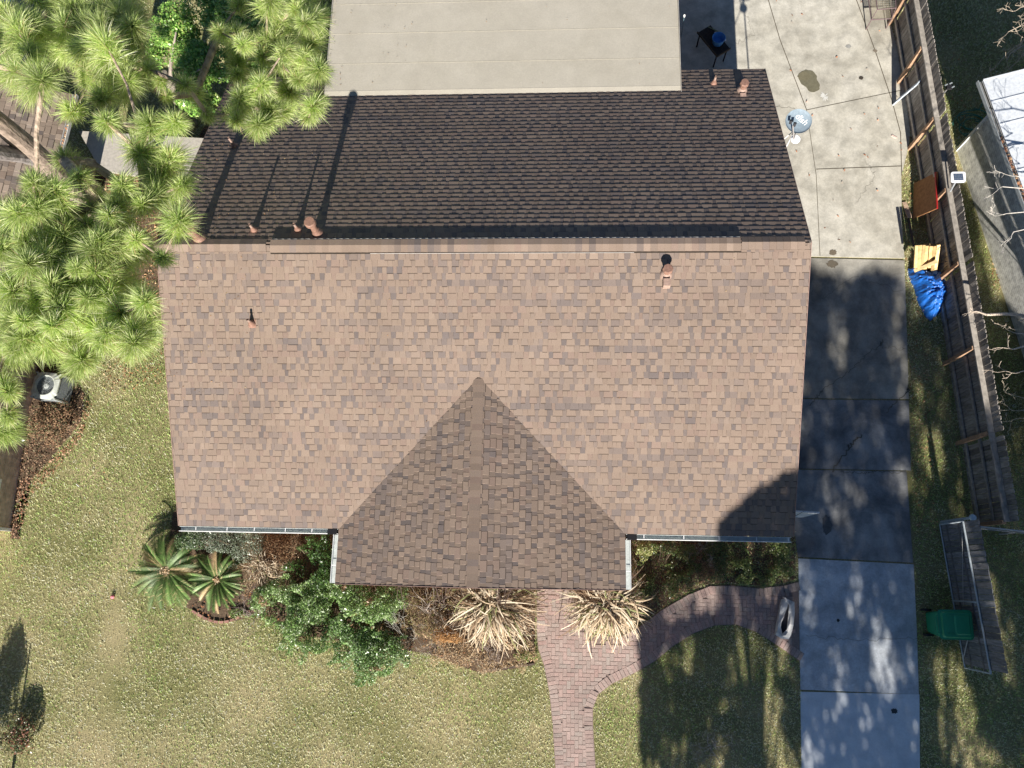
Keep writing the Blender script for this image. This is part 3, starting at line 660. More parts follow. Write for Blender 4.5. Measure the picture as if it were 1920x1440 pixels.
# ------------------------------------------------------------------ satellite dish on the rake corner
base = P(1490, 262, 3.4); cen = P(1496, 228, 3.8)
dish = thing('satellite_dish', 'grey oval satellite dish with white lettering over the driveway by the roof edge', 'satellite dish', base)
nrm = np.array([.10, -.34, .935]); nrm /= np.linalg.norm(nrm); ax = np.cross((0, 1, 0), nrm); ax /= np.linalg.norm(ax); ay = np.cross(nrm, ax)
def dsh(r, a, off=0.0):
    x = r*math.cos(a)*.318; y = r*math.sin(a)*.28; return cen+ax*x+ay*y+nrm*(.055*r*r+off)
b = MB(); V = [dsh(0, 0)]; F = []; nr, na = 6, 40
for off in (0, -.012):
    V += [dsh(r/nr, 2*math.pi*k/na, off) for r in range(1, nr+1) for k in range(na)]
for s in (0, 1):
    o = 1+s*nr*na
    for r in range(nr-1):
        for k in range(na):
            q = (o+r*na+k, o+r*na+(k+1) % na, o+(r+1)*na+(k+1) % na, o+(r+1)*na+k); F.append(q if s else q[::-1])
    if s == 0: F += [(0, o+(k+1) % na, o+k)[::-1] for k in range(na)]
o1 = 1+(nr-1)*na; o2 = 1+nr*na+(nr-1)*na
F += [(o1+k, o1+(k+1) % na, o2+(k+1) % na, o2+k) for k in range(na)]
b.add(V, F, (.21, .27, .32)); b.build("reflector", M['plain'], dish, smooth=True)
fc = bpy.data.curves.new('lettering', 'FONT'); fc.body = 'dish'; fc.size = .20; fc.extrude = .002; fc.align_x = 'CENTER'; fc.align_y = 'CENTER'; fc.shear = .25
tmp = bpy.data.objects.new('lettering_src', fc); C.objects.link(tmp); bpy.context.view_layer.update()
me = bpy.data.meshes.new_from_object(tmp.evaluated_get(bpy.context.evaluated_depsgraph_get())); bpy.data.objects.remove(tmp)
ta = -R(38); tx = ax*math.cos(ta)+ay*math.sin(ta); ty = -ax*math.sin(ta)+ay*math.cos(ta); tcn = cen+ax*.075+ay*.055
for v in me.vertices:
    lx = tx*v.co.x+ty*v.co.y; p = tcn+lx; ux = ((p-cen)@ax)/.33; uy = ((p-cen)@ay)/.29; p = p+nrm*(.055*(ux*ux+uy*uy)+.005+v.co.z); v.co = Vector(p)-Vector(base)
fm = bpy.data.objects.new('lettering', me); C.objects.link(fm); fm.parent = dish; me.materials.append(mat_attr('dish_lettering_white', (.85, .86, .86), rough=.5, namt=.05))
b = MB(); foot = cen-ay*.30+nrm*.03-ax*.05; tipp = foot
b.tube([cen-nrm*.02, cen-nrm*.14-ay*.15], .03, 10); b.tube([cen-ay*.2-nrm*.05, foot, cen-ay*.42-ax*.09+nrm*.06, cen-ay*.14-ax*.19+nrm*.20], .016, 8, (.3, .28, .27)); b.build('feed_arm', M['plain'], dish)
for sx in (-1, 1):
    q = cen-ay*(.10+.03*sx)-ax*(.19-sx*.045)+nrm*(.22+.01*sx)
    b = MB(); b.tube([q-nrm*.07-ay*.02, q+ay*.05-nrm*.01], [.028, .04], 12, (.04, .04, .045)); b.build('receiver', M['plain'], dish)
b = MB(); mp = cen-nrm*.14-ay*.16; b.tube([mp, (mp[0], mp[1], 2.3), (6.62, mp[1]-.1, 2.1)], .022, 10, (.6, .6, .6)); b.tube([(6.75, mp[1]-.35, 2.9), mp], .012, 8, (.7, .7, .7))
pc = cen-ay*.40-ax*.02-nrm*.02
b.lathe(pc-np.array([0, 0, .04]), [(.10, 0), (.115, .02), (.115, .06), (.09, .085)], 12, (.85, .85, .86)); b.build('mount', M['plain'], dish)

# ------------------------------------------------------------------ east fence
FX = lambda y: 12.30-(y+5.5)*(12.30-11.58)/14.7   # fence line
FDIR = np.array([-(12.30-11.58)/14.7, 1., 0]); FDIR /= np.linalg.norm(FDIR); FN = np.array([FDIR[1], -FDIR[0], 0])   # FN points east
def wcol(base=(.27, .245, .22), v=.16): return tuple(np.clip(np.array(base)*(1+rng.normal(0, v)), .02, .9))
def picket_panel(name, p, q, h, parent, off, pw=.125, thick=.016, base=(.27, .245, .22), z0=.03, dog=True):
    b = MB(); p = np.array(p, float); q = np.array(q, float); d = q-p; L_ = np.linalg.norm(d); d /= L_; nn = np.array([d[1], -d[0], 0.]); n_ = int(L_/pw)
    for k in range(n_):
        a = p+d*(k*pw+.004)+nn*(off+rng.normal(0, .003)); e = p+d*((k+1)*pw-.006)+nn*(off+rng.normal(0, .003)); hh = h+rng.normal(0, .012); c = wcol(base)
        t = nn*thick; cu = .03 if dog else 0
        prof = [(a, z0), (e, z0), (e, hh-cu), (e-d*cu, hh), (a+d*cu, hh), (a, hh-cu)]
        V = [np.array([x[0], x[1], z]) for x, z in prof]+[np.array([x[0], x[1], z])+t for x, z in prof]; m = 6
        b.add(V, [tuple(range(m))[::-1], tuple(range(m, 2*m))]+[(i, (i+1) % m, (i+1) % m+m, i+m) for i in range(m)], c)
    return b.build(name, M['wood_grey'], parent)
ys_posts = [-5.5, -3.4, -1.27, .95, 2.98, 5.05, 7.2, 9.15, 11.3, 13.4]
fence = thing('wooden_fence', 'long weathered wooden picket fence with three rails along the driveway', 'fence', (FX(-5.5), -5.5, 0))
for i in range(len(ys_posts)-1):
    y0_, y1_ = ys_posts[i], ys_posts[i+1]
    picket_panel('picket_panel', (FX(y0_), y0_, 0), (FX(y1_), y1_, 0), 1.98, fence, .025)
for zz, hh, ww in ((.30, .085, .04), (.98, .085, .04), (1.60, .05, .13)):
    for i in range(len(ys_posts)-1):
        y0_, y1_ = ys_posts[i]+.004, ys_posts[i+1]-.004; b = MB(); off = -.02 if hh > .06 else -.045
        b.bar((FX(y0_)+off, y0_, zz), (FX(y1_)+off, y1_, zz), ww, hh, wcol((.36, .33, .29), .1)); b.build('rail', M['wood_rail'], fence)
for y in ys_posts:
    b = MB(); x = FX(y)-.09; b.box((x-.045, y-.045, 0), (x+.045, y+.045, 1.57), wcol((.40, .26, .17), .08)); b.build('post', M['wood_rail'], fence)

# metal framed double gate with boards, south of the fence
ga, gb = np.array([11.43, -5.48, 0]), np.array([11.67, -8.90, 0])
gate = thing('framed_gate', 'double gate of grey boards on a metal tube frame behind the green bin', 'gate', ga)
gd = (gb-ga)/np.linalg.norm(gb-ga); gn = np.array([-gd[1], gd[0], 0]); 
if gn[0] < 0: gn = -gn
b = MB(); tc_ = (.42, .48, .52)
gm = ga+gd*1.86
for z in (.08, 1.27): b.tube([ga+np.array([0, 0, z]), gb+np.array([0, 0, z])], .022 if z > 1 else .018, 8, tc_)
for q in (ga, gm, gb): b.tube([q+np.array([0, 0, .08]), q+np.array([0, 0, 1.27])], .02, 8, tc_)
b.build('gate_frame', M['plain'], gate)
b = MB(); b.tube([ga+gd*.05+np.array([0, 0, 1.2]), gm+gd*.1+np.array([0, 0, .55])], .006, 6, (.45, .45, .45)); b.tube([gm+gd*.9-gn*.02+np.array([0, 0, .5]), gb-gd*.25-gn*.02+np.array([0, 0, .15])], .012, 6, (.5, .5, .5)); b.build('brace_wire', M['plain'], gate)
picket_panel('board_panel', ga+gn*.05, gb+gn*.05, 1.92, gate, 0.0 if True else 0, pw=.14, base=(.20, .20, .21), dog=False)
b = MB()
for z in (.35, .95): b.bar(ga+gn*.035+np.array([0, 0, z]), gb+gn*.035+np.array([0, 0, z]), .02, .07, (.16, .15, .15))
b.build('batten', M['wood_rail'], gate)
b = MB(); q = ga-gd*.06+gn*.08; b.tube([q, q+np.array([0, 0, 1.55])], .035, 12, (.40, .47, .52)); b.lathe(q+np.array([0, 0, 1.55]), [(.07, 0), (.085, .03), (.07, .07), (.02, .09)], 14, (.40, .50, .56)); b.build('gate_post', M['plain'], gate)
# short cross fence going east
cf = thing('tube_rail_fence', 'low fence of two thin metal tubes running east from the gate corner', 'fence', (12.2, -5.55, 0))
b = MB(); b.tube([(11.75, -5.58, 1.15), (17.5, -6.1, 1.15)], .02, 8, (.45, .48, .5)); b.tube([(11.75, -5.58, .75), (17.5, -6.1, .75)], .014, 8, (.4, .4, .4)); b.build('tube_rail', M['plain'], cf)
for x in (12.9, 15.2, 17.4):
    b = MB(); b.tube([(x, -5.58-(x-11.75)*.09, 0), (x, -5.58-(x-11.75)*.09, 1.18)], .025, 8, (.4, .42, .44)); b.build('post', M['plain'], cf)

# ------------------------------------------------------------------ small things by the fence
def board(name, label, cat, p0, p1, p2, t, col, mat='wood_rail'):
    """flat board: corner p0, edges to p1 and p2"""
    p0, p1, p2 = map(lambda q: np.array(q, float), (p0, p1, p2)); u = p1-p0; v = p2-p0; n = np.cross(u, v); n /= np.linalg.norm(n)
    V = [p0, p1, p1+v, p2]; V += [q+n*t for q in V]; b = MB(); b.add(V, [(0, 3, 2, 1), (4, 5, 6, 7), (0, 1, 5, 4), (1, 2, 6, 5), (2, 3, 7, 6), (3, 0, 4, 7)], col)
    return tag(b.build(name, M[mat]), label, cat)
board('plywood_sheet', 'brown plywood sheet with a red edge leaning on the fence rails', 'board', P(1711, 410, .05), P(1713, 344, .05), P(1756, 391, 1.12), .03, (.30, .15, .07))
b = MB(); p = P(1754, 323, 1.14); q = P(1757, 391, 1.14); b.bar(p, q, .03, .05, (.42, .02, .02)); o = b.build('red_trim', M['plain'], None); ply = bpy.data.objects['plywood_sheet']; pw_ = np.array(ply.location); 
o.parent = ply; o.location = Vector(o.location)-Vector(ply.location)
board('leaning_plank', 'long bluish white plank leaning on the fence over the concrete', 'plank', P(1673, 197, .05), P(1680, 188, .05), P(1718, 159, 1.15), .03, (.66, .74, .82), 'plain')
board('short_plank', 'short weathered plank lying along the driveway edge below the plywood', 'plank', P(1692, 379, .04), P(1700, 378, .04), P(1702, 408, .10), .03, (.52, .38, .27))
board('ground_plank', 'thin grey plank lying in the dark strip beside the driveway', 'plank', P(1701, 405, .05), P(1705, 405, .05), P(1712, 462, .05), .03, (.14, .11, .09))
# yellow lumber stack
st = thing('lumber_stack', 'bright yellow stack of short split boards standing above the blue tarp', 'lumber', P(1735, 500, 0))
for k in range(7):
    px0 = 1716+k*6.6; p = P(px0, 505+rng.uniform(-3, 2), .55); q = P(px0+2+rng.uniform(-1, 2), 461+rng.uniform(-3, 4), .85); b = MB()
    b.bar(p-np.array([0, 0, .02*k % .07]), q, .085, .05, tuple(np.array((.66, .47, .22))*(1+rng.normal(0, .22)))); b.build('board', M['wood_rail'], st)
b = MB(); p = P(1714, 508, .45); q = P(1757, 490, .80); b.bar(p, q, .08, .05, (.68, .52, .28)); b.build('board', M['wood_rail'], st)
b = MB(); p = P(1718, 470, .02); q = P(1752, 505, .02); b.box((p[0], q[1], 0), (q[0], p[1], .50), (.38, .26, .13)); b.build('pallet_base', M['wood_rail'], st)
# blue tarp bundle: crumpled dome with a trailing corner
def crumple(name, label, cat, outline_px, h, mat, rings=22, seed=3, z0=.0, amp=.06, group=None, peak=(.5, .5)):
    r2 = np.random.default_rng(seed); out = [P(u, v, .05)[:2] for u, v in outline_px]; out = np.array(ccw([np.array(o) for o in out])); m = []
    nn = 110; cum = np.concatenate([[0], np.cumsum(np.linalg.norm(np.roll(out, -1, 0)-out, axis=1))])
    for k in range(nn):
        s = cum[-1]*k/nn; i = np.searchsorted(cum, s, side='right')-1; t = (s-cum[i])/(cum[i+1]-cum[i]); m.append(out[i]*(1-t)+out[(i+1) % len(out)]*t)
    m = np.array(m); cen = m.mean(0); V = []; F = []
    ph = r2.uniform(0, 6.28, 5); 
    for r in range(rings+1):
        f = 1-r/rings
        for k in range(nn):
            a = 2*math.pi*k/nn; p = cen+(m[k]-cen)*f
            fold = sum(math.sin(a*w+ph[i]+2.2*f)/(1+i*.35) for i, w in enumerate((3, 7, 11, 17, 23)))
            rd = lambda sc, ph_: 1-abs(2*vnoise(p[0]+ph_, p[1]-ph_, sc)-1)
            z = z0+h*(1-f**2.6)+amp*.15*fold*f**.7*(1-.55*f)+amp*1.5*(rd(5., 3.)-.6)*min(1, 3*(1-f)+.2)+amp*1.0*(rd(11., 9.)-.6)+amp*.5*(rd(23., 1.)-.6)
            p = p*(1+0)+(m[k]-cen)*.02*fold*f; V.append((p[0], p[1], max(z, .005) if r else .004))
    for r in range(rings):
        for k in range(nn): F.append((r*nn+k, r*nn+(k+1) % nn, (r+1)*nn+(k+1) % nn, (r+1)*nn+k))
    o = link_mesh(name, np.array(V), F, mat, None, None, None, False); return tag(o, label, cat, group)
crumple('blue_tarp', 'crumpled bright blue tarp heaped against the fence', 'tarp', [(1702, 501), (1712, 507), (1745, 505), (1758, 512), (1772, 535), (1776, 560), (1771, 578), (1757, 590), (1747, 600), (1736, 592), (1722, 568), (1715, 540), (1706, 518)], .62, M['tarp'], seed=5, amp=.085)
# solar lamp on the fence top
sl_ = thing('solar_lamp', 'white framed solar panel lamp mounted on top of the fence', 'lamp', P(1798, 333, 2.0))
cs_ = P(1797, 332, 2.12); b = MB()
nv = 28; rr = []
for k in range(nv):
    a = 2*math.pi*k/nv; sx = abs(math.cos(a))**.35*math.copysign(1, math.cos(a)); sy = abs(math.sin(a))**.35*math.copysign(1, math.sin(a)); rr.append((cs_[0]+sx*.185+sy*.015, cs_[1]+sy*.15))
b.prism(ccw([np.array(x) for x in rr]), cs_[2]-.02, cs_[2], (.86, .87, .88)); b.build('panel_frame', M['plain'], sl_)
b = MB(); b.box((cs_[0]-.115, cs_[1]-.088, cs_[2]+.002), (cs_[0]+.115, cs_[1]+.088, cs_[2]+.006), (.05, .08, .14))
for k in range(1, 6): b.box((cs_[0]-.115+k*.0383-.001, cs_[1]-.088, cs_[2]+.007), (cs_[0]-.115+k*.0383+.001, cs_[1]+.088, cs_[2]+.008), (.45, .5, .55))
for k in range(1, 4): b.box((cs_[0]-.115, cs_[1]-.088+k*.044-.001, cs_[2]+.0085), (cs_[0]+.115, cs_[1]-.088+k*.044+.001, cs_[2]+.0095), (.45, .5, .55))
b.build('solar_cell', M['plain'], sl_)
b = MB(); b.tube([(cs_[0], cs_[1], cs_[2]-.02), (cs_[0]-.02, cs_[1]-.18, 1.7)], .02, 8, (.3, .32, .34)); b.build('bracket', M['plain'], sl_)
# black flood lamp on the east side
fl = thing('flood_lamp', 'small black box lamp on a post just east of the fence', 'lamp', P(1778, 163, 1.2))
c_ = P(1779, 163, 1.9); b = MB(); b.box(c_-np.array([.07, .07, .03]), c_+np.array([.07, .07, .04]), (.02, .02, .022)); b.build('lamp_box', M['plain'], fl)
b = MB()
for dx, dy in ((-.085, .03), (.04, .075), (.085, -.035)): b.bar(c_+np.array([dx-.035, dy-.02, .05]), c_+np.array([dx+.035, dy+.02, .05]), .03, .012, (.30, .34, .35))
b.tube([(c_[0], c_[1], 0), (c_[0], c_[1], 1.88)], .02, 8, (.2, .2, .2)); b.build('lamp_fin', M['plain'], fl)

# ------------------------------------------------------------------ wheelie bin
bc = np.array([11.13, -7.86, 0]); wb = thing('wheelie_bin', 'green plastic wheelie bin with closed lid in front of the gate', 'bin', bc)
def rbox(b, cx, cy, z0, z1, hx0, hy0, hx1, hy1, c, n=5, rad=.22, ox=0.0):
    V = []; N4 = 4*n
    for z, hx, hy, o in ((z0, hx0, hy0, 0), (z1, hx1, hy1, ox)):
        for q in range(4):
            sx = (1, -1, -1, 1)[q]; sy = (1, 1, -1, -1)[q]; rx = hx*rad
            for k in range(n):
                a = math.pi/2*(q+k/(n-1)); V.append((cx+o+sx*(hx-rx)+rx*math.cos(a), cy+sy*(hy-rx)+rx*math.sin(a), z))
    F = [tuple(range(N4))[::-1], tuple(range(N4, 2*N4))]+[(i, (i+1) % N4, (i+1) % N4+N4, i+N4) for i in range(N4)]
    b.add(V, F, c)
b = MB(); rbox(b, bc[0], bc[1], .10, .98, .27, .24, .36, .31, (1, 1, 1)); b.build('body', M['bin'], wb)
b = MB(); rbox(b, bc[0], bc[1], .98, 1.01, .385, .335, .39, .34, (1, 1, 1)); rbox(b, bc[0]+.02, bc[1], 1.01, 1.06, .355, .305, .33, .27, (1, 1, 1)); rbox(b, bc[0]+.13, bc[1], 1.06, 1.085, .18, .23, .15, .20, (1, 1, 1))
b.box((bc[0]-.24, bc[1]-.21, 1.06), (bc[0]-.05, bc[1]-.195, 1.078)); b.box((bc[0]-.24, bc[1]+.195, 1.06), (bc[0]-.05, bc[1]+.21, 1.078)); b.build('lid', M['bin'], wb)
b = MB(); b.tube([(bc[0]-.35, bc[1]-.20, 1.0), (bc[0]-.43, bc[1]-.20, 1.0), (bc[0]-.43, bc[1]+.20, 1.0), (bc[0]-.35, bc[1]+.20, 1.0)], .018, 8); b.build('handle', M['bin'], wb)
for s in (-1, 1):
    b = MB(); b.tube([(bc[0]-.26, bc[1]+s*.27, .12), (bc[0]-.26, bc[1]+s*.32, .12)], .12, 20); b.build('wheel', M['black'], wb)

# ------------------------------------------------------------------ woven bag on the walkway
bagc = P(1470, 1158, .04); bg_ = thing('woven_bag', 'long open white woven bag lying on the brick walkway', 'bag', bagc)
OUT = [(1464, 1124), (1471, 1122), (1479, 1126), (1487, 1129), (1487, 1148), (1484, 1172), (1480, 1190), (1476, 1197), (1463, 1196), (1452, 1189), (1454, 1172), (1459, 1150), (1461, 1136)]
INN = [(1478.0, 1131), (1478.6, 1133), (1479, 1136), (1479, 1140), (1478.4, 1150), (1477, 1168), (1475.5, 1180), (1470, 1186), (1466.5, 1188), (1464, 1177), (1465, 1168), (1470, 1155), (1476, 1140)]
V = []; nb = len(OUT)
for u, v in OUT: V.append(P(u, v, .045))
for u, v in OUT: q = P(u, v, .045); cc = bagc; V.append(np.array([q[0]+(q[0]-cc[0])*.03, q[1]+(q[1]-cc[1])*.02, .17+rng.uniform(-.03, .03)]))
for i, (u, v) in enumerate(OUT):
    q = P((u+INN[i][0])/2, (v+INN[i][1])/2, .21+rng.uniform(-.03, .05)); V.append(q)
for u, v in INN: V.append(P(u, v, .19+rng.uniform(-.02, .03)))
for u, v in INN: V.append(P(u+rng.uniform(-1, 1), v, .06))
F = []
for r in range(4):
    for k in range(nb): F.append((r*nb+k, r*nb+(k+1) % nb, (r+1)*nb+(k+1) % nb, (r+1)*nb+k))
link_mesh('bag_body', np.array(V), F, M['bag'], bg_)
link_mesh('bag_inside', np.array(V[4*nb:5*nb])-np.array([0, 0, .005]), [tuple(range(nb))], mat_attr('dark_bag_inside', (.045, .045, .06), rough=.9), bg_)  # floor of the bag opening, coloured near black
b = MB(); b.tube([P(1468, 1120, .1), P(1472, 1121, .25), P(1476, 1126, .2)], .012, 6); b.build('bag_tie', M['bag'], bg_)

# ------------------------------------------------------------------ things behind the house
ct = thing('work_table', 'dark low wooden table standing in the shade beside the rear roof', 'table', P(1337, 75, 0))
c0 = P(1338, 77, .6); ua = P(1360, 97, .6)-P(1327, 57, .6); ua = ua/np.linalg.norm(ua); ub = np.array([-ua[1], ua[0], 0])
if ub[0] < 0: ub = -ub
b = MB(); b.bar(c0-ua*.48, c0+ua*.48, .46, .03, (.045, .035, .03)); b.build('table_top', M['wood_rail'], ct)
b = MB(); b.bar(c0-ua*.49-ub*.235+np.array([0, 0, .035]), c0+ua*.49-ub*.235+np.array([0, 0, .035]), .03, .06, (.10, .075, .05)); b.bar(c0+ua*.49-ub*.23+np.array([0, 0, .036]), c0+ua*.49+ub*.23+np.array([0, 0, .036]), .03, .06, (.09, .07, .05)); b.build('rim', M['wood_rail'], ct)
for sx in (-1, 1):
    for sy in (-1, 1):
        b = MB(); q = c0+ua*.42*sx+ub*.18*sy; b.tube([(q[0], q[1], .02), (q[0], q[1], .585)], .022, 8, (.04, .03, .03)); b.build('leg', M['wood_rail'], ct)
tb = c0+ua*.13+ub*.03
b = MB(); n_ = 28; pr = [(.13, .03), (.145, .05), (.185, .27), (.19, .28), (.178, .28), (.165, .25), (.135, .065)]
V = []; F = []
for r, z in pr:
    for k in range(n_): V.append((tb[0]+r*math.cos(2*math.pi*k/n_), tb[1]+r*math.sin(2*math.pi*k/n_), .60+z))
for i in range(len(pr)-1):
    for k in range(n_): F.append((i*n_+k, i*n_+(k+1) % n_, (i+1)*n_+(k+1) % n_, (i+1)*n_+k))
F.append(tuple(range(n_))[::-1]); F.append(tuple((len(pr)-1)*n_+k for k in range(n_))); b.add(V, F, (.10, .30, .62)); tag(b.build('round_tub', M['plain']), 'round blue tub standing on the dark table', 'tub')
b = MB()
for k in range(3): q = c0-ua*(.12-.13*k)+ub*(.16+.05*k); b.bar(q-ua*.07+np.array([0, 0, .06]), q+ua*.07+np.array([0, 0, .06]), .04, .03, (.62, .66, .75))
b.bar(c0-ua*.12+ub*.15+np.array([0, 0, .10]), c0+ua*.10+ub*.27+np.array([0, 0, .10]), .02, .02, (.55, .6, .7)); tag(b.build('metal_bracket', M['plain']), 'pale metal bracket lying on the table next to the blue tub', 'bracket')
b = MB(); b.bar(c0-ua*.44+ub*.1+np.array([0, 0, .08]), c0-ua*.12+ub*.22+np.array([0, 0, .12]), .03, .02, (.22, .22, .12)); tag(b.build('wooden_stick', M['wood_rail']), 'olive stick lying across the far end of the dark table', 'stick')
q = P(1283, 31, 1.3); pb = P(1277, 70, .05); b = MB(); b.tube([pb, q], .009, 8, (.15, .25, .30)); pole = tag(b.build('leaning_pole', M['plain']), 'thin dark pole with a white tip leaning beside the pale roof', 'pole')
b = MB(); b.tube([q, q+(q-pb)/np.linalg.norm(q-pb)*.07], .028, 10, (.85, .87, .85)); b.build('pole_tip', M['plain'], pole, loc=None)
# metal mesh table / bench
mt = thing('mesh_bench', 'brown metal mesh bench with a smaller tray at the end of the fence', 'bench', P(1664, 10, 0))
def frame_rect(b, pts, r, c):
    b.tube(pts+[pts[0]], r, 6, c)
z_ = .45; fc_ = (.16, .115, .12)
A_, B_, C_, D_ = P(1634, 37, z_), P(1672, 35, z_), P(1672, -45, z_), P(1622, -45, z_)
b = MB(); frame_rect(b, [A_, B_, C_, D_], .018, fc_); b.build('outer_frame', M['plain'], mt)
b = MB()
for k in range(1, 22):
    t = k/22; b.tube([A_*(1-t)+B_*t, D_*(1-t)+C_*t], .005, 4, (.26, .23, .17), cap=False)
for k in range(1, 44):
    t = k/44; b.tube([A_*(1-t)+D_*t, B_*(1-t)+C_*t], .005, 4, (.26, .23, .17), cap=False)
b.build('mesh_top', M['plain'], mt)
b = MB(); E1 = [P(1645, 18, .8), P(1680, 15, .8), P(1676, -40, .8), P(1638, -40, .8)]; frame_rect(b, E1, .016, fc_)
for k in range(1, 10): t = k/10; b.tube([E1[0]*(1-t)+E1[1]*t, E1[3]*(1-t)+E1[2]*t], .005, 4, (.2, .2, .17), cap=False)
for k in range(1, 14): t = k/14; b.tube([E1[0]*(1-t)+E1[3]*t, E1[1]*(1-t)+E1[2]*t], .005, 4, (.2, .2, .17), cap=False)
b.build('upper_tray', M['plain'], mt)
for q in (A_, B_, C_, D_):
    b = MB(); b.tube([(q[0], q[1], 0), q], .016, 6, fc_); b.build('leg', M['plain'], mt)
for q0s, q1s in ((A_, E1[0]), (B_, E1[1])): b = MB(); b.tube([q0s, q1s], .012, 6, fc_); b.build('strut', M['plain'], mt)

# gate leaf at the south-east corner of the house, and porch-side pieces
sg_ = thing('side_gate', 'thin white side gate panel standing out from the house corner over the driveway', 'gate', (7.0, -5.3, 0))
b = MB(); pa = P(1491, 957, 1.6); pb = P(1537, 961, 1.6); b.bar((pa[0]-.3, pa[1], .85), (pb[0], pb[1], .85), .035, 1.5, (.62, .64, .66)); b.build('panel', M['plain'], sg_)
b = MB(); b.tube([(pa[0]-.2, pa[1]-.25, 1.4), (pa[0]+.2, pa[1]-.02, 1.6)], .008, 6, (.2, .2, .2)); b.build('brace', M['plain'], sg_)

# ------------------------------------------------------------------ air conditioner
acb = P(125, 742, 0); acc = P(80, 721, .86); ac = thing('air_conditioner', 'light grey outdoor air conditioner with round fan grille below the pine', 'air conditioner', (acc[0], acc[1], 0))
acc[2] = 0; th = R(-6)
def acp(x, y, z): return np.array([acc[0]+x*math.cos(th)-y*math.sin(th), acc[1]+x*math.sin(th)+y*math.cos(th), z])
h_ = .36
def acbox(b, x0, y0, z0, x1, y1, z1, c):
    V = [acp(x, y, z) for z in (z0, z1) for x, y in ((x0, y0), (x1, y0), (x1, y1), (x0, y1))]; b.add(V, [(0, 3, 2, 1), (4, 5, 6, 7), (0, 1, 5, 4), (1, 2, 6, 5), (2, 3, 7, 6), (3, 0, 4, 7)], c)
b = MB(); acbox(b, -h_+.02, -h_+.02, .06, h_-.02, h_-.02, .70, (.14, .16, .17))
for k in range(14): z = .10+k*.042; acbox(b, -h_+.004, -h_+.004, z, h_-.004, h_-.004, z+.02, (.28, .31, .32))
for sx in (-1, 1):
    for sy in (-1, 1): acbox(b, sx*h_-.04*(sx > 0), sy*h_-.04*(sy > 0), .05, sx*h_+.04*(sx < 0), sy*h_+.04*(sy < 0), .74, (.50, .53, .50))
b.build('cabinet', M['plain'], ac)
# top with a round well: ring between the square rim and the circle
b = MB(); n_ = 48; V = []; 
for k in range(n_):
    a = 2*math.pi*k/n_; c_, s_ = math.cos(a), math.sin(a); m_ = max(abs(c_), abs(s_)); sx, sy = c_/m_, s_/m_; rr_ = .88 if abs(sx)+abs(sy) > 1.75 else 1
    V.append(acp(sx*h_*rr_*1.02, sy*h_*rr_*1.02, .74))
for k in range(n_): a = 2*math.pi*k/n_; V.append(acp(.285*math.cos(a), .285*math.sin(a), .785))
for k in range(n_): a = 2*math.pi*k/n_; V.append(acp(.265*math.cos(a), .265*math.sin(a), .78))
for k in range(n_): a = 2*math.pi*k/n_; V.append(acp(.255*math.cos(a), .255*math.sin(a), .60))
for k in range(n_): V.append(V[k]-np.array([0, 0, .05]))
F = [(r*n_+k, r*n_+(k+1) % n_, (r+1)*n_+(k+1) % n_, (r+1)*n_+k) for r in range(3) for k in range(n_)]+[(4*n_+k, 4*n_+(k+1) % n_, (k+1) % n_, k) for k in range(n_)]
b.add(V, F, (.55, .585, .53)); b.build('top_cover', M['plain'], ac)
b = MB(); b.add([acp(.254*math.cos(2*math.pi*k/n_), .254*math.sin(2*math.pi*k/n_), .602) for k in range(n_)], [tuple(range(n_))], (.06, .07, .075))
for k in range(3):
    a = 2*math.pi*k/3+.5; V = [acp(.05*math.cos(a-.3), .05*math.sin(a-.3), .64), acp(.24*math.cos(a-.45), .24*math.sin(a-.45), .63), acp(.24*math.cos(a+.35), .24*math.sin(a+.35), .69), acp(.05*math.cos(a+.5), .05*math.sin(a+.5), .67)]; b.add(V, [(0, 1, 2, 3)], (.30, .34, .36))
b.lathe(acp(0, 0, .64), [(.075, 0), (.075, .07), (.05, .09)], 20, (.50, .54, .52)); b.build('fan', M['plain'], ac)
b = MB()
for k in range(6): r_ = .05+k*.042; b.tube([acp(r_*math.cos(2*math.pi*j/28), r_*math.sin(2*math.pi*j/28), .782) for j in range(29)], .0022, 4, (.33, .36, .36), cap=False)
for k in range(4): a = math.pi*k/4; b.tube([acp(-.27*math.cos(a), -.27*math.sin(a), .785), acp(.27*math.cos(a), .27*math.sin(a), .785)], .003, 4, (.33, .36, .36), cap=False)
b.build('grille', M['plain'], ac)

# ------------------------------------------------------------------ west neighbour
nw = thing('west_neighbour_house', 'neighbouring house with weathered brown shingle roof at the left edge', 'house', (-14.5, 0, 0))
NZ = 2.6; e0 = np.array([-12.36, -6.4, NZ]); e1 = np.array([-11.43, 5.5, NZ]); nu = (e1-e0); nL = np.linalg.norm(nu); nu /= nL; nvh = np.array([-nu[1], nu[0], 0.]); 
ncs = math.cos(math.atan(.33)); nsn = math.sin(math.atan(.33)); nv_ = nvh*ncs+np.array([0, 0, nsn]); nn_ = np.cross(nu, nv_); 
if nn_[2] < 0: nn_ = -nn_
WC = [(.26, .205, .16), (.22, .17, .135), (.30, .24, .19), (.19, .155, .13), (.34, .28, .23), (.15, .125, .11)]
V, F, Cc = shingles('nw', e0, nu, nv_, nn_, nL, 6.2, None, None, expo=.15, t_low=.006, t_hi=.013, wmin=.12, wmax=.30, cols=WC, wts=[.25, .2, .2, .15, .1, .1], lwts=None)
link_mesh('roof', V, F, M['shingle'], nw, Cc)
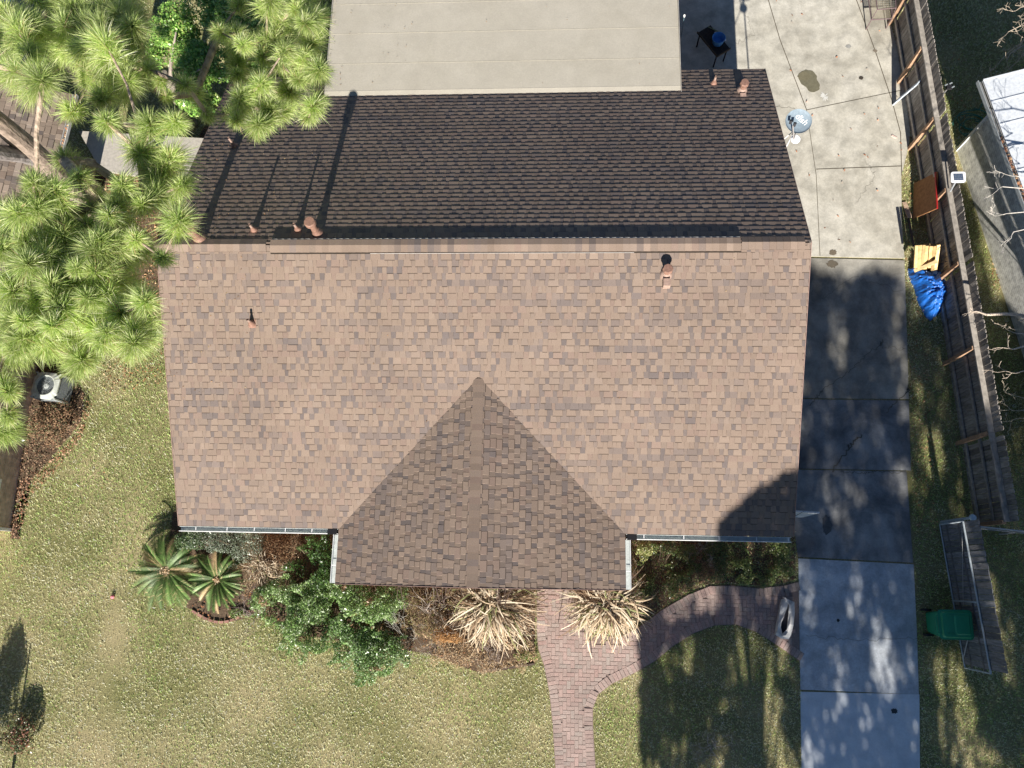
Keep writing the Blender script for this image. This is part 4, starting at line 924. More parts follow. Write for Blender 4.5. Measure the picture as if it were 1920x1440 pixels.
b = MB(); tp = 6.2; P0 = e0-nn_*.02; P1 = e1-nn_*.02; b.add([P0, P1, P1+nv_*tp, P0+nv_*tp, P0-np.array([0, 0, .16]), P1-np.array([0, 0, .16]), P1+nvh*5.8-np.array([0, 0, .16]), P0+nvh*5.8-np.array([0, 0, .16])],
      [(0, 1, 2, 3), (4, 7, 6, 5), (0, 4, 5, 1), (1, 5, 6, 2), (0, 3, 7, 4), (3, 2, 6, 7)], (.28, .22, .18)); b.build('roof_deck', M['plain'], nw)
b = MB(); w0 = np.array([-12.98, -6.05, 0]); w1 = np.array([-12.98, 5.3, 0]); b.prism(ccw([w0[:2], w1[:2], (-19, 5.3), (-19, -6.05)]), 0, 2.42); b.build('wall', M['facebrick'], nw)
b = MB(); b.box((-13.0, -6.08, 0), (-12.93, -6.0, 2.4), (.8, .8, .78)); b.build('downspout', M['plain'], nw)
b = MB(); b.box((-13.05, -5.3, .70), (-12.95, -4.75, .76), (.8, .8, .8)); b.build('window_sill', M['plain'], nw)
for (ya, yb_) in ((3.0, 5.5), (-6.2, -4.9), (-2.0, 1.5)):
    pa = e0+nu*((ya-e0[1])/nu[1]); pb = e0+nu*((yb_-e0[1])/nu[1]); out = -nvh
    b = MB(); b.bar(pa+out*.125+np.array([0, 0, -.03]), pb+out*.125+np.array([0, 0, -.03]), .012, .10, (.75, .75, .72)); b.bar(pa+out*.065+np.array([0, 0, -.075]), pb+out*.065+np.array([0, 0, -.075]), .11, .012, (.45, .45, .42)); b.bar(pa+out*.012+np.array([0, 0, -.04]), pb+out*.012+np.array([0, 0, -.04]), .01, .09, (.6, .6, .58))
    g_ = b.build('gutter', M['plain'], nw)
    t = rng.random(220 if ya > 2 else 60); Pn = pa[None]+(pb-pa)[None]*t[:, None]+out[None]*rng.uniform(.03, .11, len(t))[:, None]; Pn[:, 2] = NZ-.05+rng.uniform(0, .03, len(t))
    V, F, Cc = leafcloud(Pn, .06, pickcol(len(t), [(.50, .24, .12), (.40, .2, .1), (.6, .4, .2)])); link_mesh('gutter_leaves', V, F, M['litter'], g_, Cc)
# small pale shed between the houses with slatted wooden side
sh = thing('garden_shed', 'small shed with pale flat roof and brown slatted side between the houses', 'shed', (-9.6, 4.2, 0))
sp = [P(148, 246, 1.9), P(385, 260, 1.9), P(352, 345, 1.9), P(190, 320, 1.9)]
b = MB(); b.prism(ccw([p[:2] for p in sp]), 1.84, 1.92, (.46, .43, .38)); b.build('flat_roof', M['plain'], sh)
cc = np.mean([p for p in sp], axis=0); ins = [cc+(p-cc)*.93 for p in sp]
b = MB(); b.prism(ccw([p[:2] for p in ins]), 0, 1.838, (.14, .085, .055)); b.build('wall', M['wood_rail'], sh)
for i, j in ((0, 3), (3, 2)):
    p, q = ins[i].copy(), ins[j].copy(); d = q-p; L_ = np.linalg.norm(d); d /= L_; o_ = np.array([-d[1], d[0], 0]); 
    if (p-cc)@o_ < 0: o_ = -o_
    b = MB(); k = 0.03
    while k < L_-.1:
        a = p+d*k+o_*.012; e = p+d*(k+.10)+o_*.012; a[2] = e[2] = .9; b.bar(a, e, .014, 1.75, wcol((.27, .15, .09), .15)); k += .13
    b.build('slat_panel', M['wood_rail'], sh)
# white corner at the top left
b = MB(); q = [P(-60, -30, 1.2), P(15, -30, 1.2), P(24, 12, 1.2), P(16, 6, 1.2), P(-60, 2, 1.2)]; b.prism(ccw([x[:2] for x in q]), 1.05, 1.2, (.85, .86, .84)); b.prism(ccw([(x*.94+q[0]*.06)[:2] for x in q]), 0, 1.048, (.2, .24, .26))
tag(b.build('white_box', M['plain']), 'white flat-topped box cut by the top left corner', 'box')
for (u, v, rx, ry, c, lab, cat, nm) in ((38, 825, 9, 3, (.85, .86, .88), 'small white plastic bottle lying in the dry leaves of the left bed', 'bottle', 'plastic_bottle'), ):
    q = P(u, v, .12); b = MB(); b.tube([q-np.array([.11, -.01, 0]), q-np.array([.08, 0, 0]), q+np.array([.08, 0, 0]), q+np.array([.10, 0, 0]), q+np.array([.14, 0, 0])], [.02, .045, .045, .02, .018], 12, c); tag(b.build(nm, M['plain']), lab, cat)
q = P(145, 909, .04); b = MB(); b.tube([q-np.array([.03, -.02, 0]), q+np.array([.05, -.04, 0])], .012, 8, (.85, .85, .82)); tag(b.build('white_stick', M['plain']), 'short white stick lying alone on the left lawn', 'stick')
q = P(211, 1119, .05); b = MB(); b.lathe(q-np.array([0, 0, .04]), [(.03, 0), (.05, .03), (.05, .06), (.02, .085)], 12, (.75, .25, .28)); tag(b.build('toy_ball', M['plain']), 'small red and white ball on the lawn left of the spiky palms', 'ball')
q = P(1677, 256, .03); b = MB(); b.bar(q-np.array([.07, -.04, 0]), q+np.array([.06, -.05, 0]), .05, .02, (.72, .55, .48)); tag(b.build('wood_scrap', M['plain']), 'small pink wood scrap on the concrete left of the fence', 'wood scrap')

# ------------------------------------------------------------------ east neighbour
ne = thing('east_neighbour_house', 'neighbouring building with pale metal roof, white side wall and leafy gutter at the right edge', 'house', (15, 3, 0))
q = [P(1843, 150, 2.7), P(1922, 362, 2.7)]; d = (q[1]-q[0]); d /= np.linalg.norm(d); q0 = q[0]; q1 = q0+d*11.5; ed = np.array([-d[1], d[0], 0]); 
if ed[0] < 0: ed = -ed
rise = np.array([0, 0, .12])
b = MB(); wdt = 7.0; npan = 14; 
for k in range(18):
    a = q0+(q1-q0)*k/18; e = q0+(q1-q0)*(k+1)/18; u_ = ed*wdt+rise*wdt; c = (.62, .66, .70)
    b.add([a, e, e+u_, a+u_], [(0, 1, 2, 3)], c); r0 = a+np.array([0, 0, .004]); b.bar(r0+ed*.01, r0+u_-ed*.01, .03, .03, (.60, .64, .68))
b.add([q0-np.array([0, 0, .05]), q1-np.array([0, 0, .05]), q1+ed*wdt+rise*wdt-np.array([0, 0, .05]), q0+ed*wdt+rise*wdt-np.array([0, 0, .05])], [(0, 3, 2, 1)], (.3, .3, .3)); b.build('metal_roof', M['plain'], ne)
b = MB(); b.prism(ccw([np.array(x, float) for x in ((13.0, 5.0), (13.95, -.4), (14.75, -5.0), (20.5, -3.6), (19.8, 5.9))]), 0, 2.58); b.build('wall', M['whitebrick'], ne)
b = MB(); b.box((12.975, 4.97, 0), (13.05, 5.05, 2.57), (.75, .78, .82)); b.build('corner_trim', M['plain'], ne)
b = MB(); o_ = -ed; b.bar(q0+o_*.13-np.array([0, 0, .03]), q1+o_*.13-np.array([0, 0, .03]), .02, .11, (.30, .33, .34)); b.bar(q0+o_*.07-np.array([0, 0, .085]), q1+o_*.07-np.array([0, 0, .085]), .12, .012, (.2, .2, .2)); g_ = b.build('gutter', M['plain'], ne)
t = rng.uniform(.14, 1, 900); Pn = q0[None]+(q1-q0)[None]*t[:, None]+o_[None]*rng.uniform(.02, .12, len(t))[:, None]; Pn[:, 2] = 2.65+rng.uniform(0, .05, len(t))
V, F, Cc = leafcloud(Pn, .07, pickcol(len(t), [(.42, .2, .11), (.3, .16, .1), (.5, .34, .2)])); link_mesh('gutter_leaves', V, F, M['litter'], g_, Cc)
# garden hose coils
b = MB()
for k in range(5):
    c_ = P(1818+rng.uniform(-6, 8), 232+rng.uniform(-10, 12), .03); r_ = rng.uniform(.22, .42); a0 = rng.uniform(0, 6)
    b.tube([c_+np.array([r_*math.cos(a0+j*.25)*1.1, r_*math.sin(a0+j*.25)*.8, .01*k]) for j in range(22)], .011, 6, (.05, .22, .18))
b.tube([P(1792, 222, .02), P(1800, 212, .02), P(1815, 207, .02), P(1835, 206, .03), P(1842, 195, .03)], .011, 6, (.05, .22, .18)); tag(b.build('garden_hose', M['plain']), 'green garden hose coiled on dark grass north of the white wall', 'hose')

# ------------------------------------------------------------------ vegetation builders
def blob_points(cen, rad, n, nblob=9, lump=.42, shell=.35, flat=.0):
    cen = np.array(cen, float); rad = np.array(rad, float); bl = []
    for i in range(nblob):
        d = rng.normal(0, 1, 3); d /= np.linalg.norm(d); d[2] = abs(d[2])*.8-.1; bl.append((cen+d*rad*rng.uniform(.35, .72), rad*rng.uniform(.28, lump+.08)))
    bl.append((cen, rad*.55)); out = []; nrm = []
    w = np.array([q[1][0]**2 for q in bl]); w /= w.sum(); idx = rng.choice(len(bl), n, p=w)
    d = rng.normal(0, 1, (n, 3)); d[:, 2] = np.abs(d[:, 2])*1.1-.45; d /= np.linalg.norm(d, axis=1)[:, None]
    r = 1-rng.random(n)**2*shell+rng.normal(0, .05, n)
    cs_ = np.array([q[0] for q in bl])[idx]; rs = np.array([q[1] for q in bl])[idx]
    return cs_+d*r[:, None]*rs, d
def shrub(name, label, cat, px, z, rpx, hz, n, leaf, cols, group=None, aspect=.5, nblob=9, tilt=.5, stems=5, mat='leaf', wts=None, twigc=(.22, .17, .12), lump=.42, shell=.35):
    """px (u,v) centre of crown at height z, rpx radii in photo pixels (x,y), hz vertical radius"""
    c = P(px[0], px[1], z); k = np.linalg.norm(P(px[0]+1, px[1], z)-c); base = (c[0], c[1], 0)
    t = thing(name, label, cat, base, group)
    Pn, d = blob_points(c, (rpx[0]*k, rpx[1]*k, hz), n, nblob, lump, shell); ok = Pn[:, 2] > .03; Pn = Pn[ok]; d = d[ok]
    nr = d*.8+np.array([0, -.2, .7]); nr /= np.linalg.norm(nr, axis=1)[:, None]
    V, F, Cc = leafcloud(Pn, leaf, pickcol(len(Pn), cols, wts, .2), tilt, aspect, up=nr); link_mesh('foliage', V, F, M[mat], t, Cc)
    b = MB()
    for s in range(stems):
        q = Pn[rng.integers(len(Pn))]; m_ = np.array(base)*.5+q*.5+rng.normal(0, .05, 3); st_ = np.array(base)+np.array([rng.normal(0, .06), rng.normal(0, .06), 0]); b.tube([st_, m_, q], [.018, .012, .005], 6, twigc)
    if stems: b.build('stem', M['twig'], t)
    return t
GB = [(.17, .29, .08), (.23, .37, .11), (.11, .20, .055), (.32, .45, .17), (.44, .54, .32)]  # palest leaf tones put glossy highlights into the colour
gsh = 'glossy green shrubs in front of the porch'
def massshrub(name, label, cat, px, hmax, n, leaf, cols, group=None, wts=None, seed=0, aspect=.45, tilt=.75, mat='leaf', stems=10, hole=.40, dens=2.2, hmin=.10, brown=0.0):
    poly = [P(u, v, hmax*.5)[:2] for u, v in px]; xs = [p[0] for p in poly]; ys = [p[1] for p in poly]; cx, cy = np.mean(xs), np.mean(ys)
    t = thing(name, label, cat, (cx, cy, 0), group); o = seed*13.7
    X = rng.uniform(min(xs)-.15, max(xs)+.15, n*7); Y = rng.uniform(min(ys)-.15, max(ys)+.15, n*7)
    jx = X+(vnoise(X+o, Y, 5)-.5)*.5; jy = Y+(vnoise(X, Y+o, 5)-.5)*.5
    k = inpoly(jx, jy, poly); nz = fbm(X+o, Y-o, dens); k &= rng.random(len(X)) < np.clip((nz-hole)*7+.1, .03, 1); X = X[k][:n]; Y = Y[k][:n]; nz = nz[k][:n]
    H = hmin+hmax*np.clip((nz-hole+.06)*3.6, .08, 1)*(.7+.6*vnoise(X-o, Y, 4.5)); Z = H*(1-rng.random(len(X))**1.7*.75)+rng.normal(0, .02, len(X)); Z = np.maximum(Z, .03)
    e = .03; gx = (fbm(X+o+e, Y-o, dens)-nz)/e; gy = (fbm(X+o, Y-o+e, dens)-nz)/e
    nr = np.stack([-gx*1.2*hmax, -gy*1.2*hmax-.25, np.ones(len(X))*.8], 1); nr /= np.linalg.norm(nr, axis=1)[:, None]
    col = pickcol(len(X), cols, wts, .22)
    if brown: bm = vnoise(X*1.0+o+5, Y, 3.1) > 1-brown; bm &= rng.random(len(X)) < .8; col[bm] = np.array([.33, .21, .12])*(1+rng.normal(0, .25, bm.sum()))[:, None]
    V, F, Cc = leafcloud(np.stack([X, Y, Z], 1), leaf, col, tilt, aspect, up=nr); link_mesh('foliage', V, F, M[mat], t, Cc)
    if stems:
        b = MB()
        for i in range(stems):
            j = rng.integers(len(X)); q = np.array([X[j], Y[j], Z[j]]); s0 = np.array([X[j]*.5+cx*.5, Y[j]*.5+cy*.5, 0]); b.tube([s0, (s0+q)/2+rng.normal(0, .06, 3), q+np.array([0, 0, .05])], [.014, .009, .003], 5, (.26, .2, .14))
        b.build('stem', M['twig'], t)
    return t
massshrub('leafy_shrub', 'broad sunlit green shrub with two dark hollows, left of the porch corner', 'shrub', [(478, 1098), (520, 1085), (560, 1092), (600, 1080), (640, 1100), (648, 1150), (630, 1200), (600, 1232), (575, 1215), (560, 1262), (540, 1258), (545, 1215), (515, 1205), (490, 1165), (470, 1130)], .75, 14000, .062, GB, gsh, seed=1, hole=.31, brown=.10)
massshrub('leafy_shrub', 'bright green shrub directly below the roof corner with upright pale shoots', 'shrub', [(632, 1100), (700, 1095), (752, 1100), (758, 1130), (740, 1165), (700, 1170), (650, 1160)], 1.0, 6200, .066, GB, gsh, seed=2, hole=.36, brown=.15)
massshrub('leafy_shrub', 'pale sunlit green shrub spreading thinly onto the lawn, lowest of the group', 'shrub', [(610, 1160), (680, 1165), (750, 1190), (775, 1215), (762, 1245), (720, 1262), (690, 1285), (660, 1258), (625, 1235), (600, 1200)], .45, 9000, .058, [(.17, .30, .09), (.24, .39, .13), (.36, .48, .26), (.12, .21, .06)], gsh, seed=3, hole=.34, brown=.16)
massshrub('leafy_shrub', 'dark green shrub tucked in the corner beneath the left gutter', 'shrub', [(560, 1000), (635, 1000), (636, 1090), (570, 1096), (545, 1060)], 1.1, 3600, .062, [(.05, .11, .03), (.08, .16, .04), (.12, .22, .06)], gsh, seed=4, hole=.40)
massshrub('dead_undergrowth', 'dead brown undergrowth along the wall between the green shrubs and straw clump', 'undergrowth', [(745, 1100), (850, 1098), (860, 1150), (830, 1200), (775, 1190), (750, 1140)], .35, 3600, .05, [(.34, .24, .13), (.45, .34, .20), (.22, .15, .09), (.26, .26, .10)], None, seed=6, hole=.36, mat='straw', aspect=.3)
massshrub('grey_green_shrub', 'small-leaved grey-green shrub under the left gutter', 'shrub', [(375, 985), (500, 985), (508, 1015), (480, 1045), (455, 1058), (425, 1040), (385, 1025)], .9, 7000, .034, [(.30, .36, .26), (.20, .27, .17), (.42, .47, .38), (.14, .19, .11)], None, seed=11, hole=.36)
massshrub('dead_undergrowth', 'dead straw and brown undergrowth filling the bed right of the smaller spiky palm', 'undergrowth', [(455, 1045), (500, 990), (560, 990), (565, 1060), (545, 1090), (480, 1100), (470, 1150), (450, 1140)], .4, 4600, .05, [(.50, .38, .23), (.38, .25, .15), (.26, .16, .10), (.60, .48, .32)], None, seed=12, hole=.33, mat='straw', aspect=.22)
massshrub('dead_undergrowth', 'pale dead grass between the straw clump and the dark log edging', 'undergrowth', [(790, 1200), (850, 1195), (930, 1225), (1000, 1205), (1003, 1245), (960, 1252), (900, 1258), (820, 1232)], .16, 4200, .055, [(.62, .46, .28), (.50, .33, .18), (.42, .30, .18), (.70, .58, .40)], None, seed=13, hole=.30, mat='straw', aspect=.18, stems=4)
shrub('dark_shrub', 'dark evergreen shrub behind the larger spiky palm at the wall', 'shrub', (360, 1010), .7, (34, 24), .6, 1700, .05, [(.06, .11, .04), (.10, .16, .06), (.16, .2, .1)])
shrub('dry_fern', 'reddish brown dead fern between the left gutter and green shrubs', 'fern', (520, 1035), .5, (36, 40), .4, 2600, .05, [(.30, .17, .09), (.22, .12, .07), (.42, .28, .16), (.16, .10, .06)], aspect=.25, mat='straw')
shrub('dry_fern', 'orange brown dead fern below the bare twig bush', 'fern', (838, 1190), .35, (38, 20), .3, 1500, .06, [(.45, .24, .09), (.36, .19, .08), (.55, .34, .16)], aspect=.22, mat='straw')
# right bed ground plants
BC = [(.10, .18, .045), (.14, .23, .06), (.07, .12, .035), (.24, .27, .10), (.26, .20, .10)]
massshrub('low_bed_plant', 'low green ground plants at the left end of the shaded right bed', 'plant', [(1190, 1015), (1290, 1012), (1300, 1095), (1240, 1130), (1205, 1150), (1195, 1090)], .28, 6000, .042, BC, None, seed=7, hole=.34, stems=3, brown=.15)
massshrub('low_bed_plant', 'low brownish green ground plants under the middle of the right gutter', 'plant', [(1290, 1012), (1390, 1012), (1385, 1080), (1330, 1090), (1295, 1100)], .24, 5200, .040, BC, None, seed=8, hole=.34, stems=3, brown=.4)
massshrub('low_bed_plant', 'low yellow-green ground plants beside the driveway end of the right bed', 'plant', [(1388, 1012), (1484, 1014), (1484, 1078), (1430, 1094), (1386, 1084)], .24, 5200, .042, [(.16, .24, .06), (.22, .30, .09), (.10, .15, .04), (.30, .30, .12)], None, seed=9, hole=.34, stems=3)
shrub('yellow_green_plant', 'small yellow-green plant at the right gutter outlet beside straw leaves', 'plant', (1208, 1030), .6, (20, 22), .35, 800, .06, [(.32, .34, .12), (.24, .28, .09), (.45, .42, .2)], stems=2)
shrub('dry_bed_bush', 'twiggy brown bush full of dry leaves below the air conditioner', 'bush', (100, 800), .35, (50, 55), .32, 3600, .055, [(.26, .15, .09), (.34, .22, .13), (.18, .12, .08), (.16, .17, .09), (.42, .28, .17)], mat='straw', stems=14)
# ivy patch under the clump
shrub('ivy_patch', 'bright lime ground ivy at the edge between straw clump and walkway', 'plant', (985, 1232), .08, (24, 12), .06, 500, .045, [(.28, .42, .08), (.2, .34, .06)], stems=0)
shrub('ivy_patch', 'pale green ground ivy under the smaller spiky palm by the brick edging', 'plant', (445, 1150), .08, (28, 9), .06, 500, .04, [(.30, .40, .14), (.24, .34, .1)], stems=0)
# brick edging fragments
b = MB()
for i in range(12):
    t = i/11; u = 360+t*112; v = 1143+22*math.sin(math.pi*min(1, t*1.05))+2; zj = .03+rng.uniform(0, .012); p = P(u, v, zj); q = P(u+8.0, v+22*(math.sin(math.pi*min(1, (t+.09)*1.05))-math.sin(math.pi*min(1, t*1.05)))*.8, zj); b.bar(p, q, .06, .03, wcol((.36, .20, .16), .15))
tag(b.build('bed_edging', M['brick']), 'curved row of red brick edging below the spiky palms', 'edging')
b = MB()
for i in range(9):
    t = i/8; zj = .03+rng.uniform(0, .012); p = P(912+t*80, 1257-10*t*t-3*math.sin(3*t), zj); q = P(912+t*80+9, 1257-10*(t+.11)**2-3*math.sin(3*t+.3), zj); b.bar(p, q, .05, .05, wcol((.14, .11, .09), .15))
tag(b.build('bed_edging', M['brick']), 'dark curved log edging at the lawn below the left straw clump', 'edging')

# sago palms
def sago(u, v, z, r, n, label, seed, cone):
    r2 = np.random.default_rng(seed); c = P(u, v, z); t = thing('sago_palm', label, 'palm', (c[0], c[1], 0), 'spiky sago palms on the lawn edge')
    Vs = []; Cs = []
    for i in range(n):
        a = 2*math.pi*(i+r2.uniform(-.3, .3))/n; L_ = r*r2.uniform(.78, 1.1); rise_ = r2.uniform(.05, .5); dr = r2.uniform(.35, .8)
        pts = []; 
        for k in range(25):
            s = k/24; pts.append(c+np.array([math.cos(a)*L_*s, math.sin(a)*L_*s, rise_*s*1.1-dr*s*s*1.1*L_]))
        dead = r2.random() < .13; gcol = np.array([.55, .40, .22]) if dead else np.array([.13, .22, .06])*(1+r2.normal(0, .2))
        sdv = np.array([-math.sin(a), math.cos(a), 0])
        for k in range(2, 24):
            p = pts[k]; s = k/24; wl_ = r*.115*math.sin(math.pi*(s*.86+.12))**.6; fw = (pts[k+1]-pts[k-1]); fw /= np.linalg.norm(fw)
            for sg_ in (-1, 1):
                for h2 in (0, .5):
                    pp = p+(pts[k+1]-p)*h2; tip = pp+sdv*sg_*wl_+fw*wl_*1.1+np.array([0, 0, wl_*.8]); w2 = fw*.011
                    Vs += [pp-w2, pp+w2, tip]; ccx = gcol*(1+r2.normal(0, .15)) if r2.random() > .06 else np.array([.5, .42, .22]); Cs += [ccx]*3
        for k in range(0, 24):  # rachis strip
            w2 = sdv*.008; Vs += [pts[k]-w2, pts[k]+w2, pts[k+1]]; Cs += [np.array([.62, .60, .36])]*3
    Vs = np.array(Vs); link_mesh('fronds', Vs, np.arange(len(Vs)).reshape(-1, 3), M['frond'], t, np.clip(np.array(Cs), .01, 1))
    b = MB(); b.lathe((c[0], c[1], 0), [(.13, 0), (.15, z*.6), (.12, z-.02)], 14, (.12, .09, .06)); b.build('trunk', M['bark'], t)
    k = 260; Pn = c+np.stack([r2.normal(0, cone, k), r2.normal(0, cone, k), r2.uniform(.02, .12, k)], 1)
    V, F, Cc = leafcloud(Pn, .06, pickcol(k, [(.66, .50, .33), (.52, .36, .2), (.75, .62, .45)]), .8, .3); link_mesh('crown_centre', V, F, M['straw'], t, Cc)
sago(313, 1070, .55, 1.0, 46, 'larger sago palm with tan centre, left of the two', 3, .085)
sago(408, 1088, .45, .78, 34, 'smaller sago palm with yellowish centre, right of the two', 8, .04)

# frost-killed straw clumps
def strawclump(u, v, z, rx, n, label, seed, wm=1.0):
    r2 = np.random.default_rng(seed); c = P(u, v, z); t = thing('dead_strap_plant', label, 'dead plant', (c[0], c[1], 0), 'bleached dead strap-leaved plants flanking the walkway'); Vs = []; Fs = []; Cs = []
    for i in range(n):
        a = r2.uniform(0, 2*math.pi); L_ = rx*r2.uniform(.35, 1.12); h0 = r2.uniform(.0, .55); w = r2.uniform(.006, .016)*wm; o = c+np.array([r2.normal(0, .16), r2.normal(0, .12), -.25+r2.uniform(0, .2)])
        curv = r2.normal(0, .5); m = 7; base_i = len(Vs); br = r2.random()
        cc_ = np.array((.70, .60, .45)) if br < .42 else (np.array((.60, .47, .32)) if br < .72 else (np.array((.28, .19, .12)) if br < .93 else np.array((.34, .36, .16)))); cc_ = cc_*(1+r2.normal(0, .12))
        tw = r2.uniform(-.8, .8)
        for k in range(m):
            s = k/(m-1); aa = a+curv*s; p = o+np.array([math.cos(aa)*L_*s, math.sin(aa)*L_*s, h0*math.sin(s*2.2)-s*s*(z+.1)*r2.uniform(.5, .75)]); p[2] = max(p[2], .03+.05*br)
            ww = w*(.5+1.0*math.sin(math.pi*min(s+.15, .97))); sv = np.array([-math.sin(aa)*math.cos(tw), math.cos(aa)*math.cos(tw), math.sin(tw)])
            Vs += [p-sv*ww, p+sv*ww]; Cs += [cc_*(.72+.38*s)]*2
            if k: q = base_i+2*(k-1); Fs.append((q, q+1, q+3, q+2))
    link_mesh('leaves', np.array(Vs), np.array(Fs), M['straw'], t, np.clip(np.array(Cs), .01, 1))
    b = MB()
    for i in range(16): a = r2.uniform(0, 6.3); b.tube([(c[0]+.12*math.cos(a), c[1]+.12*math.sin(a), 0), c+np.array([.1*math.cos(a), .1*math.sin(a), -.1])], .022, 6, (.2, .14, .09))
    b.build('stalk', M['twig'], t)
strawclump(925, 1128, 1.0, 1.15, 1150, 'bleached straw clump left of the brick walkway, larger and brown in the middle', 4)
strawclump(1135, 1128, 1.0, 1.05, 1000, 'bleached straw clump right of the brick walkway with spread pale leaves', 9)
strawclump(495, 1062, .7, .42, 520, 'small straw-coloured tuft between the sago palms and the green shrubs', 14, .4)

# bare twigs
def branches(b, p, d, L_, r, depth, c, spread=.55, minr=.0025, seg=4, up=.15, fan=3, r2=rng):
    p = np.array(p, float); d = np.array(d, float); d /= np.linalg.norm(d); pts = [p]; rads = [r]; q = p; dd = d
    for k in range(seg):
        dd = dd+r2.normal(0, .24, 3)+np.array([0, 0, up*.2]); dd /= np.linalg.norm(dd); q = q+dd*L_/seg; pts.append(q); rads.append(max(r*(1-.5*(k+1)/seg), minr))
    b.tube(pts, rads, 5 if r < .02 else 7, tuple(np.array(c)*(1+r2.normal(0, .1))), cap=False)
    if depth > 0:
        for i in range(fan):
            k = r2.integers(1, seg+1) if i else seg; nd = dd+r2.normal(0, spread, 3); nd[2] += up; branches(b, pts[k], nd, L_*r2.uniform(.55, .8), rads[k]*.7, depth-1, c, spread, minr, seg, up, fan, r2)
def twigbush(u, v, label, n, h, seed, spread=.5, c=(.42, .36, .30), depth=3, r=.009, group=None, name='bare_twig_bush'):
    r2 = np.random.default_rng(seed); q = P(u, v, 0); t = thing(name, label, 'bare bush', q, group); b = MB()
    for i in range(n):
        a = r2.uniform(0, 6.28); branches(b, q+np.array([r2.normal(0, .08), r2.normal(0, .08), 0]), (math.cos(a)*spread, math.sin(a)*spread, 1), h*r2.uniform(.35, .55), r, depth, c, .42, .0018, 4, .2, 3, r2)
    b.build('twigs', M['twig'], t); return t
bt = 'leafless twig bushes by the porch'
twigbush(822, 1150, 'pale tangled bare bush left of the larger straw clump', 7, 1.6, 3, .7, (.50, .44, .38), group=bt)
twigbush(905, 1190, 'fine greyish bare bush spreading over the lawn below the larger straw clump', 6, 1.2, 5, 1.4, (.44, .37, .33), group=bt)
twigbush(775, 1195, 'grey bare bush between pale green shrub and lawn', 4, 1.2, 7, 1.2, (.45, .43, .38), group=bt)
twigbush(1325, 1030, 'thin grey bare bush in the shaded bed under the right gutter', 5, .8, 12, 1.0, (.40, .38, .36), group=bt)
twigbush(1335, 1400, 'pale grey bare bush on the shaded lawn right of the walkway foot', 8, .8, 31, 1.2, (.50, .44, .40), group=bt)
twigbush(480, 1150, 'thin purple-grey bare bush beside the smaller spiky palm', 6, .9, 17, 1.4, (.36, .29, .28), group=bt)
# tall thin shoots leaning over the gable roof edge
def shoots(u, v, label, tips, seed):
    r2 = np.random.default_rng(seed); q = P(u, v, 0); t = thing('dark_thin_shoots', label, 'bare shoots', q, 'dark bare shoots leaning over the gable roof'); b = MB()
    for tu, tv, tz in tips:
        e = P(tu, tv, tz); s0 = q+np.array([r2.normal(0, .1), r2.normal(0, .05), 0]); s1 = e*.5+s0*.5+np.array([r2.normal(0, .05), -.25, .2]); b.tube([s0, s0*.55+s1*.45+np.array([0, -.15, .1]), s1, e*.6+s1*.4+np.array([0, -.02, .08]), e], [.009, .008, .007, .005, .003], 5, (.10, .07, .06), cap=False)
        for k in range(5):
            f = r2.uniform(.35, .95); m = s1*(1-f)+e*f; n2 = m+r2.normal(0, .07, 3)+(e-s1)/np.linalg.norm(e-s1)*.12; b.tube([m, n2], [.004, .0018], 4, (.09, .06, .055), cap=False)
    b.build('shoots', M['twig'], t)
shoots(760, 1125, 'dark bare shoots leaning highest over the left half of the gable roof', [(735, 955, 3.45), (742, 1040, 3.2), (752, 1075, 3.0)], 2)
shoots(835, 1125, 'dense dark bare shoots at the gable edge left of its ridge', [(838, 1035, 3.6), (845, 1050, 3.5), (828, 1045, 3.5), (860, 1072, 3.4), (800, 1045, 3.4), (815, 1080, 3.2), (820, 1060, 3.4)], 4)
shoots(940, 1125, 'dark bare shoots at the gable edge right of its ridge', [(945, 1062, 3.5), (935, 1070, 3.4), (955, 1065, 3.4), (965, 1085, 3.1), (928, 1080, 3.4), (975, 1075, 3.2), (915, 1060, 3.5)], 6)

# ------------------------------------------------------------------ the broadleaf tree behind the pines
bl = thing('broadleaf_tree', 'glossy bright green broadleaf tree between the pine branches and pale rear roof', 'tree', P(365, 235, 0))
parts = []
for (u, v, z, rx, ry, hz, n) in ((440, 55, 2.9, 80, 66, 1.0, 10000), (375, 130, 2.6, 64, 58, .9, 7500), (330, 60, 2.7, 56, 54, .9, 6000), (470, 110, 2.6, 52, 46, .8, 5200), (380, 195, 2.3, 46, 28, .7, 3000), (420, 5, 3.0, 70, 44, .9, 5200), (300, 110, 2.2, 30, 40, .6, 1600)):
    c = P(u, v, z); k = np.linalg.norm(P(u+1, v, z)-c); Pn, d = blob_points(c, (rx*k, ry*k, hz), n, 12); nr = d*.8+np.array([0, -.2, .6]); nr /= np.linalg.norm(nr, axis=1)[:, None]
    parts.append(leafcloud(Pn, .085, pickcol(len(Pn), [(.20, .40, .07), (.28, .50, .10), (.14, .28, .06), (.42, .60, .17), (.52, .56, .18)], [.3, .27, .2, .16, .07], .2), .55, .5, up=nr))
V, F, Cc = join(parts); link_mesh('crown', V, F, M['leaf'], bl, Cc)
b = MB(); q = P(365, 235, 0)
b.tube([q, q+np.array([-.05, .1, 1.2]), q+np.array([.1, .3, 2.2])], [.12, .10, .08], 10, (.32, .28, .24))
for (u, v, z) in ((440, 55, 3.6), (375, 130, 3.2), (330, 60, 3.3), (470, 110, 3.2)): b.tube([q+np.array([.0, .15, 1.6]), (q+P(u, v, z))/2+np.array([0, 0, .9]), P(u, v, z)], [.07, .045, .02], 8, (.3, .26, .22))
b.build('trunk', M['bark'], bl)

